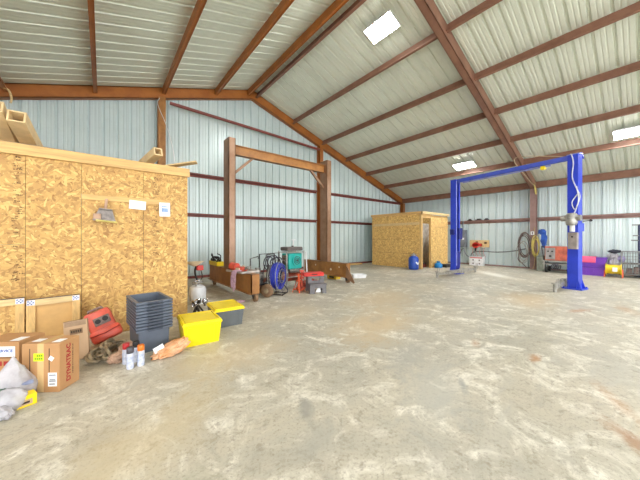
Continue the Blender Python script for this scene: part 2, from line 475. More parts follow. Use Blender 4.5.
def ibeam_z(x, y, z1, wx, wy, name, m, parent, flange='Y', z0=0):
    b = MB(); t = .012
    if flange == 'Y':
        b.box(x - wx / 2, x + wx / 2, y - wy / 2, y - wy / 2 + t, z0, z1); b.box(x - wx / 2, x + wx / 2, y + wy / 2 - t, y + wy / 2, z0, z1); b.box(x - t / 2, x + t / 2, y - wy / 2, y + wy / 2, z0, z1)
    else:
        b.box(x - wx / 2, x - wx / 2 + t, y - wy / 2, y + wy / 2, z0, z1); b.box(x + wx / 2 - t, x + wx / 2, y - wy / 2, y + wy / 2, z0, z1); b.box(x - wx / 2, x + wx / 2, y - t / 2, y + t / 2, z0, z1)
    return b.build(name, m, parent)
ibeam_z(1.38, 9.22, zr(1.38) - .32, .19, .22, 'column', RUST, wall_back)
ibeam_z(7.55, 9.22, zr(7.55) - .32, .19, .22, 'column', PRIMER_ORANGE_LIT, wall_back)
ibeam_z(13.93, 9.2, zr(13.9) - .3, .2, .2, 'column', PRIMER_ORANGE_LIT, wall_back)
b = MB(); b.box(XL, XR, 9.2, 9.33, 0, .07); b.build('base_angle', GIRTM, wall_back)

# right side wall
b = MB(); b.ribs(1, profile(YB, YG), lambda a, h: (Vector((XR + h, a, 0)), Vector((XR + h, a, zr(XR) - .01))))
wall_right = struct(b.build('wall_right', WALLM, solid=.002))
GIRTR = mat('dusty_girt_paint', (156, 124, 116), .45, alt=(138, 106, 98), scale=3)
for y0, y1 in ((-9.6, -3.45), (-3.25, 2.84), (3.04, 9.1)): girt(y0, y1, 2.10, wall_right, 'Y', XR - .01, GIRTR)
POSTM = mat('dusty_post_paint', (150, 122, 116), .45, alt=(130, 102, 96), scale=3)
for y in (2.94, -3.35): ibeam_z(13.92, y, zr(13.92) - .3, .3, .19, 'column', POSTM, wall_right, 'X')
b = MB(); b.box(XR - .1, XR - .02, YB, YG - .1, 0, .06); b.build('base_angle', POSTM, wall_right)

# left side wall with an open vehicle doorway behind the camera
b = MB()
for a0, a1, z0 in ((YB, -8.5, 0), (-8.5, 1.5, 3.2), (1.5, YG, 0)):
    b.ribs(1, profile(a0, a1), lambda a, h: (Vector((XL - h, a, z0)), Vector((XL - h, a, zr(XL) - .01))))
wall_left = struct(b.build('wall_left', WALLM, solid=.002))

# ------------------------------------------------------------------ strand-board partition
PY = 4.9
b = MB(); b.box(-4.0, -1.02, PY, PY + .02, 0, 2.36)
wall_partition = struct(b.build('wall_partition', OSBX))
def osb_sheet(x0, x1, z0=0, z1=2.36):
    b = MB(); b.box(x0, x1, PY, PY + .02, z0, z1); return b.build('strand_board_sheet', OSBX, wall_partition)
osb_sheet(-1.016, -.745, 1.22); osb_sheet(-1.016, -.745, 0, 1.217); osb_sheet(-.741, -.225); osb_sheet(-.221, .49); osb_sheet(.494, 1.115)
b = MB(); b.box(-4.0, 1.14, PY - .045, PY - .002, 2.325, 2.46); b.build('top_plate', PINE, wall_partition)
b = MB(); b.box(1.06, 1.115, PY + .02, PY + .16, 0, 2.33); b.build('corner_stud', PINEZ, wall_partition)
b = MB(); b.box(1.09, 1.11, PY + .16, YG - .2, 0, 2.36); b.build('strand_board_side_sheet', OSBY, wall_partition)
b = MB(); b.box(-4.0, 1.11, PY + .0, YG - .2, 2.44, 2.455); b.build('loft_deck', OSBT, wall_partition)
b = MB(); b.box(-.22, .86, PY - .022, PY - .001, 1.83, 1.905); b.build('batten', PINE, wall_partition)
# ink stamped down the sheet edges (too worn to read)
b = MB()
for (xa, xb, za, zb, n) in ((-.86, -.77, .75, 2.3, 60), (.6, .70, .8, 2.3, 64)):
    for i in range(n):
        z = random.uniform(za, zb); x = random.uniform(xa, xb - .03)
        for j in range(random.randint(2, 5)):
            w = random.uniform(.006, .03); b.box(x + j * .012, x + j * .012 + w * .5, PY - .0012, PY, z, z + random.uniform(.004, .016))
b.build('printed_stamp', STAMP, wall_partition)

# things lying on top of the partition
TOPZ = 2.462
b = MB()
b.tube(smoothpts([(-1.6, 5.05, TOPZ + .02), (-.6, 5.0, TOPZ + .022), (.2, 5.03, TOPZ + .018), (.8, 5.0, TOPZ + .02)]), .016, 8)
tag(b.build('plastic_sheet_roll', TARP, None, True), 'thin dark blue roll of sheeting along the top edge of the strand-board partition', 'sheeting')
def box_tube(name, label, p0, p1, w, d, t, m, cat, up=(0, 0, 1)):
    """hollow square box beam made of four boards"""
    p0, p1 = Vector(p0), Vector(p1); tt = (p1 - p0).normalized(); sd = tt.cross(Vector(up)).normalized(); u = sd.cross(tt).normalized()
    root = thing(name, label, cat, tuple(p1))
    q = p0 - p1
    for (a, bb, ww, dd) in ((0, 1, w, t), (0, -1, w, t), (1, 0, t, d - 2 * t), (-1, 0, t, d - 2 * t)):
        off = sd * a * (w / 2 - t / 2) + u * bb * (d / 2 - t / 2)
        m_ = MB(); m_.bar(q + off, Vector((0, 0, 0)) + off, ww, dd, tuple(u)); m_.build('board', m, root)
    return root
PLYW = mat('pale_plywood', (236, 208, 158), .6, var=.06)
box_tube('duct_section', 'square hollow wooden duct leaning above partition, nearer the middle of the wall', (-.755, 5.75, 2.56), (-.83, 4.97, 2.82), .165, .16, .018, PLYW, 'duct')
box_tube('duct_section', 'square hollow wooden duct above partition, cut off by the left picture edge', (-.985, 5.75, 2.56), (-1.02, 4.97, 2.90), .165, .16, .018, PLYW, 'duct')
box_tube('box_beam', 'short hollow wooden box beam lying on partition beside the brown column', (.50, 5.72, 2.53), (.70, 4.97, 2.695), .125, .125, .016, PLYW, 'beam')
b = MB(); b.bar((.72, 5.16, 2.475), (1.27, 4.93, 2.615), .15, .022, (0, 0, 1))
tag(b.build('plank', PINEL), 'thin pale plank sticking out past the right end of the partition top', 'plank')
b = MB(); b.tube([(-.33, 5.12, 2.50), (.58, 5.1, 2.49)], .017, 10)
tag(b.build('conduit_pipe', WHITE, None, True), 'white plastic pipe lying along the partition top', 'pipe')
b = MB(); b.tube(smoothpts([(1.3, 9.0, 5.4), (1.25, 9.0, 5.2), (1.32, 8.2, 4.4), (1.2, 6.6, 3.3), (.98, 5.2, 2.52)]), .008, 6)
tag(b.build('hanging_cord', WHITE, None, True), 'thin white cord hanging from the gable rafter down to the partition top', 'cord')
b = MB(); b.tube(smoothpts([(-1.80, 9.1, 4.83), (-1.74, 9.0, 4.66), (-1.62, 9.0, 4.60), (-1.58, 9.03, 4.45), (-1.6, 9.05, 4.34)]), .02, 6)
tag(b.build('hanging_cord', PINEL, None, True), 'looped tan rope hanging from the rafter at the far upper left', 'rope')

# pinned papers and the dustpan
def paper(label, x0, x1, z0, z1, tilt, drawing):
    o = thing('paper_sheet', label, 'paper', ((x0 + x1) / 2, PY - .026, (z0 + z1) / 2))
    w, h = (x1 - x0) / 2, (z1 - z0) / 2
    R = Matrix.Rotation(tilt, 4, 'Y')
    m_ = MB(); m_.box(-w, w, -.001, .001, -h, h, M=R); m_.build('sheet', PAPER, o)
    m_ = MB()
    if drawing:
        for i in range(14):
            x, z = random.uniform(-w * .8, w * .5), random.uniform(-h * .8, h * .8)
            m_.bar((x, -.0016, z), (x + random.uniform(.01, .05), -.0016, z + random.uniform(-.03, .03)), .001, .003)
    else:
        m_.box(-w * .6, w * .6, -.002, -.0011, -h * .35, h * .2)
        m_.box(-w * .6, w * .4, -.002, -.0011, h * .35, h * .5)
    m_.build('printed_picture' if not drawing else 'pen_drawing', mat('pale_blue_ink', (150, 178, 222), .7, var=.1, scale=40), o)
paper('landscape white paper with scribbled lines pinned to the batten', .31, .52, 1.735, 1.865, .06, True)
paper('portrait white paper with blue printed picture pinned near partition right end', .70, .85, 1.645, 1.865, -.02, False)
o = thing('dustpan', 'grey plastic dustpan with tan brush hanging from a nail on the strand-board batten', 'dustpan', (.05, PY - .03, 1.86), 0)
o.rotation_euler = (0, .1, 0); o.scale = (1.25, 1.1, 1.22)
DP = mat('cloudy_grey_plastic', (150, 140, 134), .4, var=.15, scale=20)
b = MB(); b.prism([(-.055, -.12), (.06, -.12), (.105, -.255), (-.10, -.265)], -.016, -.008); b.prism([(-.1, -.265), (.105, -.255), (.1, -.24), (-.095, -.25)], -.07, -.008)
b.prism([(-.055, -.12), (.06, -.12), (.065, -.135), (-.06, -.135)], -.06, -.008); b.build('pan', DP, o, bevel=.003)
b = MB(); b.box(-.014, .012, -.02, -.006, -.13, 0, .004); b.build('handle', TAN, o)
b = MB(); b.box(-.12, -.05, -.05, -.01, -.265, -.18, .008, M=Matrix.Rotation(-.1, 4, 'Y')); b.build('brush', TAN, o)
b = MB(); b.box(-.07, .12, -.075, -.06, -.275, -.255, .004); b.build('lip', YROPE, o)

# ------------------------------------------------------------------ storage shed in the far corner
o = thing('storage_shed', 'strand-board storage shed with open doorway standing in the far corner', 'shed', (10.3, 5.9, 0))
D, W, H = 2.62, 2.32, 2.32
b = MB(); b.box(0, .015, .09, D, 0, H); b.build('side_panel', OSBY, o)
b = MB(); b.box(-.002, .088, -.002, .088, 0, H + .0); b.build('corner_post', PINEZ, o)
b = MB(); b.box(.80, W, 0, .015, 0, 2.2); b.build('front_panel', OSBS, o)
b = MB(); b.box(.76, .80, -.004, .09, 0, 2.3); b.build('door_jamb', PINEZ, o)
b = MB(); b.box(-.05, W + .04, -.05, 0 - .004, H, H + .10); b.build('front_fascia', PINEL, o)
b = MB(); b.box(-.05, -.004, -.05, D, H, H + .10); b.build('side_fascia', PINEY, o)
b = MB(); b.box(-.03, 0, .1, D - .1, 1.86, 1.97); b.build('side_batten', PINEL, o)
for z in (.62, 1.24):
    b = MB(); b.box(-.004, 0, .09, D, z, z + .012); b.build('seam_strip', CARDD, o)
b = MB(); b.box(-.05, W + .04, D, D + .045, H, H + .1); b.build('rear_fascia', PINE, o)
b = MB(); b.box(.80, W, -.02, -.001, 1.78, 1.86); b.build('front_batten', PINE, o)
b = MB(); b.box(W - .015, W, .015, D, 0, H); b.build('end_panel', OSBY, o)
b = MB(); b.box(.015, W - .015, D - .015, D, 0, H); b.build('rear_panel', mat('pale_lining', (236, 234, 228), .6), o)
b = MB(); b.box(.76, W, .02, .085, 2.2, 2.3); b.box(.09, .76, .0, .04, 2.16, 2.32); b.build('door_header', PINE, o)
b = MB(); b.box(.9, 2.28, .85, .89, 0, 2.0); b.build('inner_partition', mat('pale_lining', (236, 234, 228)), o)
o = thing('storage_box', 'dark red box on floor just inside the shed doorway', 'box', (11.05, 6.3, 0))
b = MB(); b.box(-.15, .15, -.12, .12, 0, .16, .01); b.build('body', mat('dark_red_box', (110, 48, 40), .6), o)
b = MB(); b.box(-.15, .15, -.12, .12, .162, .2, .008); b.build('lid', BLACK, o)

o = thing('gas_cylinder', 'blue refillable jug with white mark standing against the shed side', 'jug', (9.95, 6.05, 0), .2)
b = MB(); b.lathe([(.10, 0), (.19, .02), (.2, .06), (.2, .42), (.18, .5), (.10, .56), (.07, .58)], n=28); b.build('body', mat('jug_blue', (36, 78, 178), .35, var=.05), o, True)
b = MB(); b.torus((0, 0, .61), .11, .016, n=24); b.cyl((.1, 0, .52), (.11, 0, .6), .016); b.cyl((-.1, 0, .52), (-.11, 0, .6), .016); b.build('collar', SILVER, o, True)
b = MB(); b.cyl((0, 0, .57), (0, 0, .66), .03); b.cyl((-.05, 0, .66), (.05, 0, .66), .02); b.build('valve', SILVER, o, True)
b = MB()
for i in range(9):
    a0 = -2.3 + i * .11; a1 = a0 + .11
    b.bar((.203 * math.cos(a0), .203 * math.sin(a0), .20 + .2 * abs(i / 8 - .5) + .02), (.203 * math.cos(a1), .203 * math.sin(a1), .20 + .2 * abs((i + 1) / 8 - .5) + .02), .004, .06)
b.build('white_mark', WHITE, o)
o = thing('gas_cylinder', 'small bright blue gas cylinder on floor by the shed front', 'cylinder', (11.33, 5.7, 0))
b = MB(); b.lathe([(.12, 0), (.16, .02), (.165, .1), (.15, .17), (.09, .22), (.05, .235)], n=24); b.build('body', CYANB, o, True)
b = MB(); b.lathe([(.07, .225), (.075, .29), (.06, .29)], n=18); b.build('collar', CYANB, o, True)
o = thing('tool_case', 'low dark grey case on floor right of the small bright blue cylinder', 'case', (11.86, 5.62, 0))
b = MB(); b.box(-.2, .2, -.12, .12, 0, .14, .02); b.build('body', DARK, o); b = MB(); b.tube([(-.06, -.12, .1), (-.06, -.15, .1), (.06, -.15, .1), (.06, -.12, .1)], .01, 6); b.build('handle', BLACK, o)

# ------------------------------------------------------------------ two-post vehicle lift
LR = Vector((9.37, 1.14, 0)); LL = Vector((10.05, 4.42, 0)); span = (LL - LR).length
o = thing('two_post_lift', 'blue two-post vehicle lift standing on the concrete near the right wall', 'vehicle lift', tuple(LR), -math.atan2(LL.x - LR.x, LL.y - LR.y))
HT = 3.4
def lift_column(y, s, z1):
    b = MB(); t = .014
    b.box(-.115, .115, y - s * .10 - t / 2, y - s * .10 + t / 2, .02, z1)
    for x in (-.115, .115):
        b.box(x - t / 2, x + t / 2, y - .107, y + .107, .02, z1)
        lip = (x, x + .06) if x < 0 else (x - .06, x)
        b.box(lip[0], lip[1], y + s * .10 - t / 2, y + s * .10 + t / 2, .02, z1)
    c = b.build('column', BLUE, o, bevel=.004)
    b = MB(); b.box(-.10, -.06, y + s * .108, y + s * .112, .3, z1 - .05); b.build('slide_track', mat('pale_blue_paint', (150, 160, 226), .4), o)  # pale strip: highlight along the inner track put into colour
    b = MB(); b.box(-.2, .2, y - .2, y + .2, 0, .025)
    for x in (-.17, .17):
        for yy in (-.17, .17): b.cyl((x, y + yy, .025), (x, y + yy, .06), .018, n=6)
    b.build('base_plate', BLUE, o)
    for x in (-.122, .110):
        b = MB(); b.prism([(y - s * .107, .025), (y - s * .17, .025), (y - s * .107, .24)], x, x + .012, 'X'); b.build('gusset', BLUE, o)
    for yy in (y - .08, y + .08):
        b = MB(); b.prism([(-.122, .025), (-.17, .025), (-.122, .22)], yy - .006, yy + .006); b.build('gusset', BLUE, o)
    b = MB(); b.box(-.10, .10, y - .08 + s * .03, y + .08 + s * .04, .06, .8, .005); b.build('carriage', BLUED, o)
    b = MB(); b.box(-.125, .125, y - .12, y + .12, z1, z1 + .02); b.build('top_plate', mat('pale_blue_paint', (150, 160, 226), .4), o)
lift_column(0, 1, HT + .02); lift_column(span, -1, HT + .02)
b = MB(); b.box(-.06, .06, .06, span - .06, HT + .02, HT + .032); b.box(-.06, -.048, .06, span - .06, HT - .08, HT + .02); b.box(.048, .06, .06, span - .06, HT - .08, HT + .02)
b.build('overhead_beam', mat('beam_blue_paint', (76, 96, 206), .35, var=.05), o)
b = MB(); b.cyl((0, .5, HT - .12), (0, span - .3, HT - .12), .02, n=8); b.build('shutoff_bar', mat('pale_blue_paint', (150, 160, 226), .4), o)
b = MB(); b.box(-.05, .05, .62, .72, HT - .2, HT - .1, .01); b.build('warning_tag', YEL, o)
def lift_arm(y, ang, L, r=.0):
    """swing arm: pivot, outer box, inner extension, screw pad"""
    b = MB(); c, s = math.cos(ang), math.sin(ang); z = .13
    p0 = Vector((0, y, z)); dv = Vector((c, s, 0)); p0 = p0 + dv * .05
    b.bar(p0, p0 + dv * L * .6, .12, .11); b.bar(p0 + dv * L * .5, p0 + dv * L, .085, .08)
    b.cyl(p0 + dv * .03 - Vector((0, 0, .09)), p0 + dv * .03 + Vector((0, 0, .1)), .05, n=16)
    a = b.build('arm', SILVER, o)
    e = p0 + dv * L
    m_ = MB(); m_.cyl(e - Vector((0, 0, .129)), e + Vector((0, 0, .06)), .035, n=14); m_.cyl(e + Vector((0, 0, .06)), e + Vector((0, 0, .085)), .07, n=18); m_.build('lifting_pad', SILVER, a, True)
    m_ = MB(); m_.tube([e + Vector((-.05, -.06, -.02)), e + Vector((-.05, -.06, .2)), e + Vector((.03, -.06, .2)), e + Vector((.03, -.06, -.02))], .01, 6); m_.build('arm_stop', SILVER, a)
lift_arm(span - .26, PI + .12, 1.5); lift_arm(span - .26, .15, 1.0)
lift_arm(.24, PI + .21, .95); lift_arm(.24, .1, .95)
for (y, s) in ((span, -1),):
    b = MB(); b.box(-.20, -.122, y - .08, y + .08, 1.42, 1.62, .008); b.box(-.05, .12, y - .20, y - .115, 1.25, 1.66, .008); b.build('lock_housing', BLUED, o)
b = MB(); b.box(.122, .27, -.10, .06, 1.47, 1.68, .008); b.build('lock_housing', BLUE, o)
b = MB(); b.lathe([(.11, 0), (.115, .02), (.115, .22), (.09, .26), (.03, .27)], (-.24, -.02, 1.66), M=Matrix()); b.cyl((-.24, -.2, 1.8), (-.24, .18, 1.8), .075); b.box(-.31, -.122, -.09, .07, 1.62, 1.7, .01); b.build('power_unit', SILVER, o, True)
b = MB(); b.cyl((-.2, -.02, 1.46), (-.2, -.02, 1.62), .05); b.build('pump', WHITE, o, True)
b = MB(); b.box(-.235, -.122, -.12, .06, 1.02, 1.44, .008); b.build('control_box', mat('khaki_grey_box', (160, 150, 146), .45), o)
b = MB(); b.cyl((-.236, -.03, 1.33), (-.25, -.03, 1.33), .02); b.build('switch', BLACK, o)
b = MB(); b.tube([(.02, -.16, 1.72), (.32, -.2, 1.75)], .012, 6); b.cyl((.32, -.2, 1.75), (.35, -.2, 1.75), .03, n=10); b.build('release_lever', DARK, o)
b = MB(); b.tube(smoothpts([(-.02, .1, HT + .04), (-.14, .02, HT + .02), (-.14, -.02, HT - .2), (-.145, 0, HT - .55), (-.14, -.08, HT - .85), (-.1, -.13, HT - 1.05), (-.14, -.09, HT - 1.3), (-.2, -.05, HT - 1.5), (-.22, -.03, 1.9)]), .014, 8); b.build('hydraulic_hose', mat('milky_hose', (206, 208, 232), .4), o, True)
b = MB(); b.tube(smoothpts([(-.14, -.08, HT - .8), (-.17, -.13, HT - 1.15), (-.13, -.05, HT - 1.38), (-.16, 0, HT - 1.2), (-.14, -.1, HT - 1.0)]), .011, 6); b.build('control_cable', WHITE, o, True)
b = MB(); b.tube(smoothpts([(.08, -.05, HT + .04), (.13, -.08, HT + .08), (.16, -.1, HT + .02), (.14, -.12, HT - .08)]), .014, 6); b.build('hose_loop', BLUE, o, True)
b = MB(); b.tube([(.12, span + .05, .3), (.2, span - .12, .9), (.2, span - .2, .92)], .01, 6); b.build('lock_cable', DARK, o)

# ------------------------------------------------------------------ rolling gantry frame
G0X, G1X, GY = 2.42, 5.52, 6.46
o = thing('gantry_frame', 'tall brown steel gantry on two low wheeled base beams before the gable wall', 'gantry', (G0X, GY, 0))
SPN = G1X - G0X
def ipost(x, z0, z1):
    b = MB(); t = .014
    # wide flange column, web across, flanges facing the ends
    b.box(x - .085, x + .085, -.17, -.17 + t, z0, z1); b.box(x - .085, x + .085, .17 - t, .17, z0, z1)
    b.box(x - .085, x - .085 + t, -.17, .17, z0, z1); b.box(x + .085 - t, x + .085, -.17, .17, z0, z1)
    return b.build('post', STEELB, o)
ipost(0, .55, 3.72); ipost(SPN, .55, 3.74)
b = MB(); t = .014; z0, z1 = 3.36, 3.6
b.box(.085, SPN - .085, -.075, .075, z0, z0 + t); b.box(.085, SPN - .085, -.075, .075, z1 - t, z1); b.box(.085, SPN - .085, -.02, .02, z0, z1)
b.build('top_beam', RUST, o)
for (x, s) in ((0, 1), (SPN, -1)):
    b = MB(); b.bar((x + s * .085, 0, 2.88), (x + s * .62, 0, 3.38), .06, .06); b.build('knee_brace', STEELB, o)
for x, ya, yb in ((0, -1.42, 1.28), (SPN, -1.0, 1.05)):
    b = MB(); b.box(x - .09, x - .07, ya, yb, .17, .56); b.box(x - .13, x + .09, ya, yb, .155, .172); b.box(x - .09, x + .09, ya, yb, .545, .56)
    b.box(x - .09, x + .09, ya, ya + .012, .17, .55)
    bb = b.build('base_beam', RUST, o)
    for y in (ya + .05, yb - .1):
        m_ = MB(); m_.box(x - .08, x + .08, y - .06, y + .06, .14, .155)
        for sx in (-.045, .037): m_.prism([(y - .05, .15), (y + .05, .15), (y - .02, .06), (y - .07, .06)], x + sx, x + sx + .008, 'X')
        cs = m_.build('caster', DARK, bb)
        m_ = MB(); m_.cyl((x - .03, y - .045, .08), (x + .03, y - .045, .08), .08, n=20); m_.build('wheel', BROWNR, cs, True)
# end bracket on the far base beam
b = MB(); b.prism([(-1.0, .5), (-1.0, .16), (-1.3, .02), (-1.34, .05), (-1.06, .46)], SPN - .09, SPN - .07, 'X'); b.build('end_bracket', STEELB, o)
b = MB()
for y, z in ((-.35, .34), (.4, .42), (-.72, .44)): b.cyl((SPN - .097, y, z), (SPN - .09, y, z), .035 if y == -.35 else .022, n=14)
b.build('bolt_plate', BEIGE, o)

# things on and around the gantry
o = thing('tool_case', 'open yellow case full of black cables on the far end of left gantry beam', 'case', (2.42, 7.45, .561))
b = MB(); b.box(-.1, .1, -.34, .3, 0, .015); b.box(-.1, -.085, -.34, .3, .015, .11); b.box(.085, .1, -.34, .3, .015, .11); b.box(-.085, .085, -.34, -.325, .015, .11); b.box(-.085, .085, .285, .3, .015, .11); b.build('body', YEL, o)
b = MB()
for i in range(5): b.torus((-.01, -.15 + .07 * i, .13 + .02 * (i % 2)), .085, .013, (.6, .8, .3 * (i - 2)), 18, 6)
b.tube(smoothpts([(-.02, -.1, .1), (-.1, .05, .25), (-.05, .2, .3), (0, .3, .22)]), .016, 6); b.tube(smoothpts([(0, -.25, .1), (.02, -.3, .26), (-.04, -.2, .32)]), .014, 6)
b.build('cable', BLACK, o, True)
o = thing('work_tray', 'pale metal tray lying across the near end of left gantry beam', 'tray', (2.4, 5.62, .561), .15)
b = MB(); b.box(-.24, .2, -.34, .3, 0, .012); 
for q in ((-.24, -.23, -.34, .3), (.19, .2, -.34, .3), (-.23, .19, -.34, -.33), (-.23, .19, .29, .3)): b.box(*q, .012, .04)
b.build('pan', mat('pale_tray', (196, 188, 182), .4, .3), o)
o = thing('chain_hoist', 'orange chain hoist lying on pale tray on the left gantry beam', 'hoist', (2.37, 5.65, .574), .3)
b = MB(); b.box(-.13, .02, -.2, .05, .002, .10, .03); b.cyl((-.06, .06, .09), (-.06, .24, .10), .085); b.build('body', REDOR, o, True)
b = MB(); b.cyl((-.06, -.22, .07), (-.06, -.3, .1), .03); b.torus((-.06, -.34, .1), .035, .012, (1, 0, 0), 16, 6, arc=.8); b.build('hook', SILVER, o, True)
b = MB(); b.cyl((.03, -.02, .06), (.06, -.02, .06), .06); b.box(-.15, -.13, -.12, 0, .03, .08, .004); b.build('cover_plate', BEIGE, o, True)
b = MB()
for i in range(4):
    y = 5.30 + .055 * i; zl = random.uniform(.14, .3)
    b.tube(smoothpts([(2.24, y, .622), (2.105, y - .01, .60), (2.09 + random.uniform(-.03, .02), y + random.uniform(-.03, .03), .42), (2.09, y + random.uniform(-.03, .03), zl), (2.105, y + .02, zl + .02), (2.10, y + .03, .42), (2.13, y + .025, .60)]), .009, 6)
tag(b.build('rope', LILAC, None, True), 'faded pink and grey rope dangling from tray on left gantry beam', 'rope')
b = MB(); b.tube(smoothpts([(2.02, 5.22, .016), (2.1, 5.28, .016), (2.2, 5.25, .016), (2.24, 5.18, .016), (2.15, 5.15, .016), (2.08, 5.19, .034)]), .016, 6)
tag(b.build('rope', LILAC, None, True), 'short end of pinkish rope lying on floor below the gantry beam', 'rope')

# pump set on wheels between the gantry beam and the blue reel
o = thing('pump_cart', 'small grey engine cart with hoop handles between left gantry beam and blue hose reel', 'engine cart', (2.88, 5.75, 0), .15)
b = MB(); b.tube([(-.2, .1, .2), (-.2, .1, .82), (.02, .1, .86), (.02, .1, .8)], .014, 6); b.tube([(-.02, -.05, .2), (.1, -.05, .66), (.17, -.05, .64), (.14, -.05, .2)], .012, 6)
b.box(-.24, .16, -.12, .16, .2, .23); b.build('frame', DARK, o)
b = MB(); b.cyl((-.2, .02, .38), (.06, .02, .38), .11, n=20); b.box(-.15, .05, -.06, .1, .23, .3, .01); b.cyl((-.05, .02, .45), (-.05, .02, .6), .07); b.build('engine', mat('cast_aluminium', (150, 146, 140), .4, .5, var=.2, scale=20), o, True)
b = MB(); b.cyl((.08, .0, .28), (.2, 0, .3), .05); b.box(-.22, .14, -.1, .0, .17, .2); b.build('muffler', mat('rusty_muffler', (150, 84, 62), .6, var=.2), o, True)
for y in (-.14, .18):
    b = MB(); b.cyl((.0, y - .03, .1), (.0, y + .03, .1), .10, n=20); w = b.build('wheel', BROWNR, o, True)
    b = MB(); b.cyl((.0, y - .036, .1), (.0, y + .036, .1), .03, n=12); b.build('hub', SILVER, w, True)
o = thing('loose_wheel', 'dusty brown wheel standing on floor left of the blue hose reel', 'wheel', (2.80, 5.25, 0), .5)
b = MB(); b.lathe([(.06, -.045), (.11, -.05), (.14, -.035), (.145, 0), (.14, .035), (.11, .05), (.06, .045)], (0, 0, .145), M=Matrix.Rotation(PI / 2, 4, 'Y')); b.build('tyre', BROWNR, o, True)
b = MB(); b.lathe([(.02, -.055), (.06, -.045), (.06, .045), (.02, .055)], (0, 0, .145), M=Matrix.Rotation(PI / 2, 4, 'Y')); b.build('hub', CHAINM, o, True)

# blue hose reel
o = thing('hose_reel', 'upright wire reel wound with blue hose standing left of orange jacks', 'hose reel', (3.17, 5.40, 0), .62)
R = .37
b = MB()
for y in (-.09, .09): b.torus((0, y, .42), R, .008, (0, 1, 0), 40, 6); b.torus((0, y, .42), .16, .009, (0, 1, 0), 28, 6)
for i in range(8):
    a = i * PI / 4
    for y in (-.09, .09): b.cyl((.05 * math.cos(a), y, .42 + .05 * math.sin(a)), (R * math.cos(a), y, .42 + R * math.sin(a)), .004, n=6)
b.build('wire_frame', CAGE, o, True)
b = MB()
for k, (rr, ns) in enumerate(((.235, 3), (.263, 4), (.29, 4))):
    for j in range(ns): b.torus((random.uniform(-.008, .008), -.06 + .12 * j / max(1, ns - 1), .42 + random.uniform(-.01, .01)), rr, .016, (random.uniform(-.06, .06), 1, random.uniform(-.06, .06)), 36, 8)
b.build('hose', ROYAL, o, True)
b = MB(); b.cyl((0, -.12, .42), (0, .12, .42), .10, n=20); b.build('hub', CHROME, o, True)
b = MB()
for x in (-.2, .2): b.tube([(x * .7, .13, .0), (x, .16, .5), (x, .2, .92)], .013, 6); b.tube([(x * .7, -.13, .012), (x * .7, .3, .012)], .012, 6)
b.tube([(-.2, .2, .92), (.2, .2, .92)], .013, 6); b.build('stand', DARK, o, True)
b = MB(); b.tube(smoothpts([(.1, -.1, .2), (.2, -.14, .08), (.12, -.17, .03), (-.05, -.16, .02), (-.2, -.18, .02)]), .014, 6); b.build('hose_end', DARK, o, True)
o = thing('handle_frame', 'black tubular handle frame with coiled hoses standing behind the blue hose reel', 'frame', (3.28, 5.98, 0), 0)
b = MB(); b.tube([(-.3, 0, .0), (-.3, 0, .9), (.25, 0, .92), (.25, 0, 0)], .015, 8); b.bar((-.3, 0, .3), (.25, 0, .3), .03, .03); b.bar((-.3, -.12, .015), (-.3, .2, .015), .03, .03); b.bar((.25, -.12, .015), (.25, .2, .015), .03, .03); b.build('frame', BLACK, o, True)
b = MB()
for i in range(5): b.torus((-.08 + .06 * i, -.04 - .01 * i, .68 + .02 * (i % 3)), .17 - .012 * i, .014, (.2 * i - .4, 1, .1 * i), 24, 6)
b.build('coiled_hose', mat('dusty_black_hose', (64, 62, 74), .5, var=.2), o, True)
b = MB(); b.box(-.06, .16, -.05, .05, .34, .62, .03); b.build('motor', mat('grey_motor', (120, 116, 122), .4, .3, var=.2), o)

# teal compressor
o = thing('air_compressor', 'teal and black engine-driven compressor on frame behind the step stool', 'compressor', (3.86, 5.85, 0), .1)
b = MB(); b.box(-.2, .24, -.1, .2, .5, .9, .02); b.build('shroud', TEAL, o)
b = MB(); b.cyl((.04, -.1, .72), (.04, -.14, .72), .14, n=28); b.build('recoil_cover', TEAL, o, True)
b = MB(); b.torus((.04, -.143, .72), .10, .008, (0, 1, 0), 28, 6); b.torus((.04, -.143, .72), .06, .008, (0, 1, 0), 24, 6); b.cyl((.04, -.14, .72), (.04, -.155, .72), .03); b.build('recoil_grille', DARK, o, True)
b = MB(); b.box(-.26, .26, -.12, .2, .97, 1.07, .03); b.cyl((0, 0, 1.07), (0, 0, 1.10), .03); b.build('fuel_tank', mat('tank_charcoal', (92, 84, 82), .4, var=.1), o)
b = MB()
for x in (-.29, .29):
    for y in (-.12, .22): b.cyl((x, y, .0), (x, y, .97), .014, n=8)
for y in (-.12, .22): b.cyl((-.29, y, .3), (.29, y, .3), .014, n=8); b.cyl((-.29, y, .93), (.29, y, .93), .014, n=8)
b.build('frame', SILVER, o)
b = MB(); b.cyl((-.26, .05, .28), (.26, .05, .28), .11, n=20); b.build('air_tank', mat('rusty_red_tank', (150, 66, 44), .5, var=.2), o, True)
b = MB(); b.cyl((-.16, -.04, .46), (.1, -.04, .46), .06); b.box(-.26, -.2, -.06, .12, .62, .86, .01); b.box(.02, .2, -.08, .1, .40, .49, .01); b.build('pump_head', mat('cast_aluminium', (150, 146, 140)), o, True)
b = MB(); b.cyl((.12, .12, 1.07), (.12, .12, 1.25), .018, n=8); b.bar((.05, .12, 1.25), (.2, .12, 1.25), .02, .02); b.build('vent_pipe', WHITE, o)

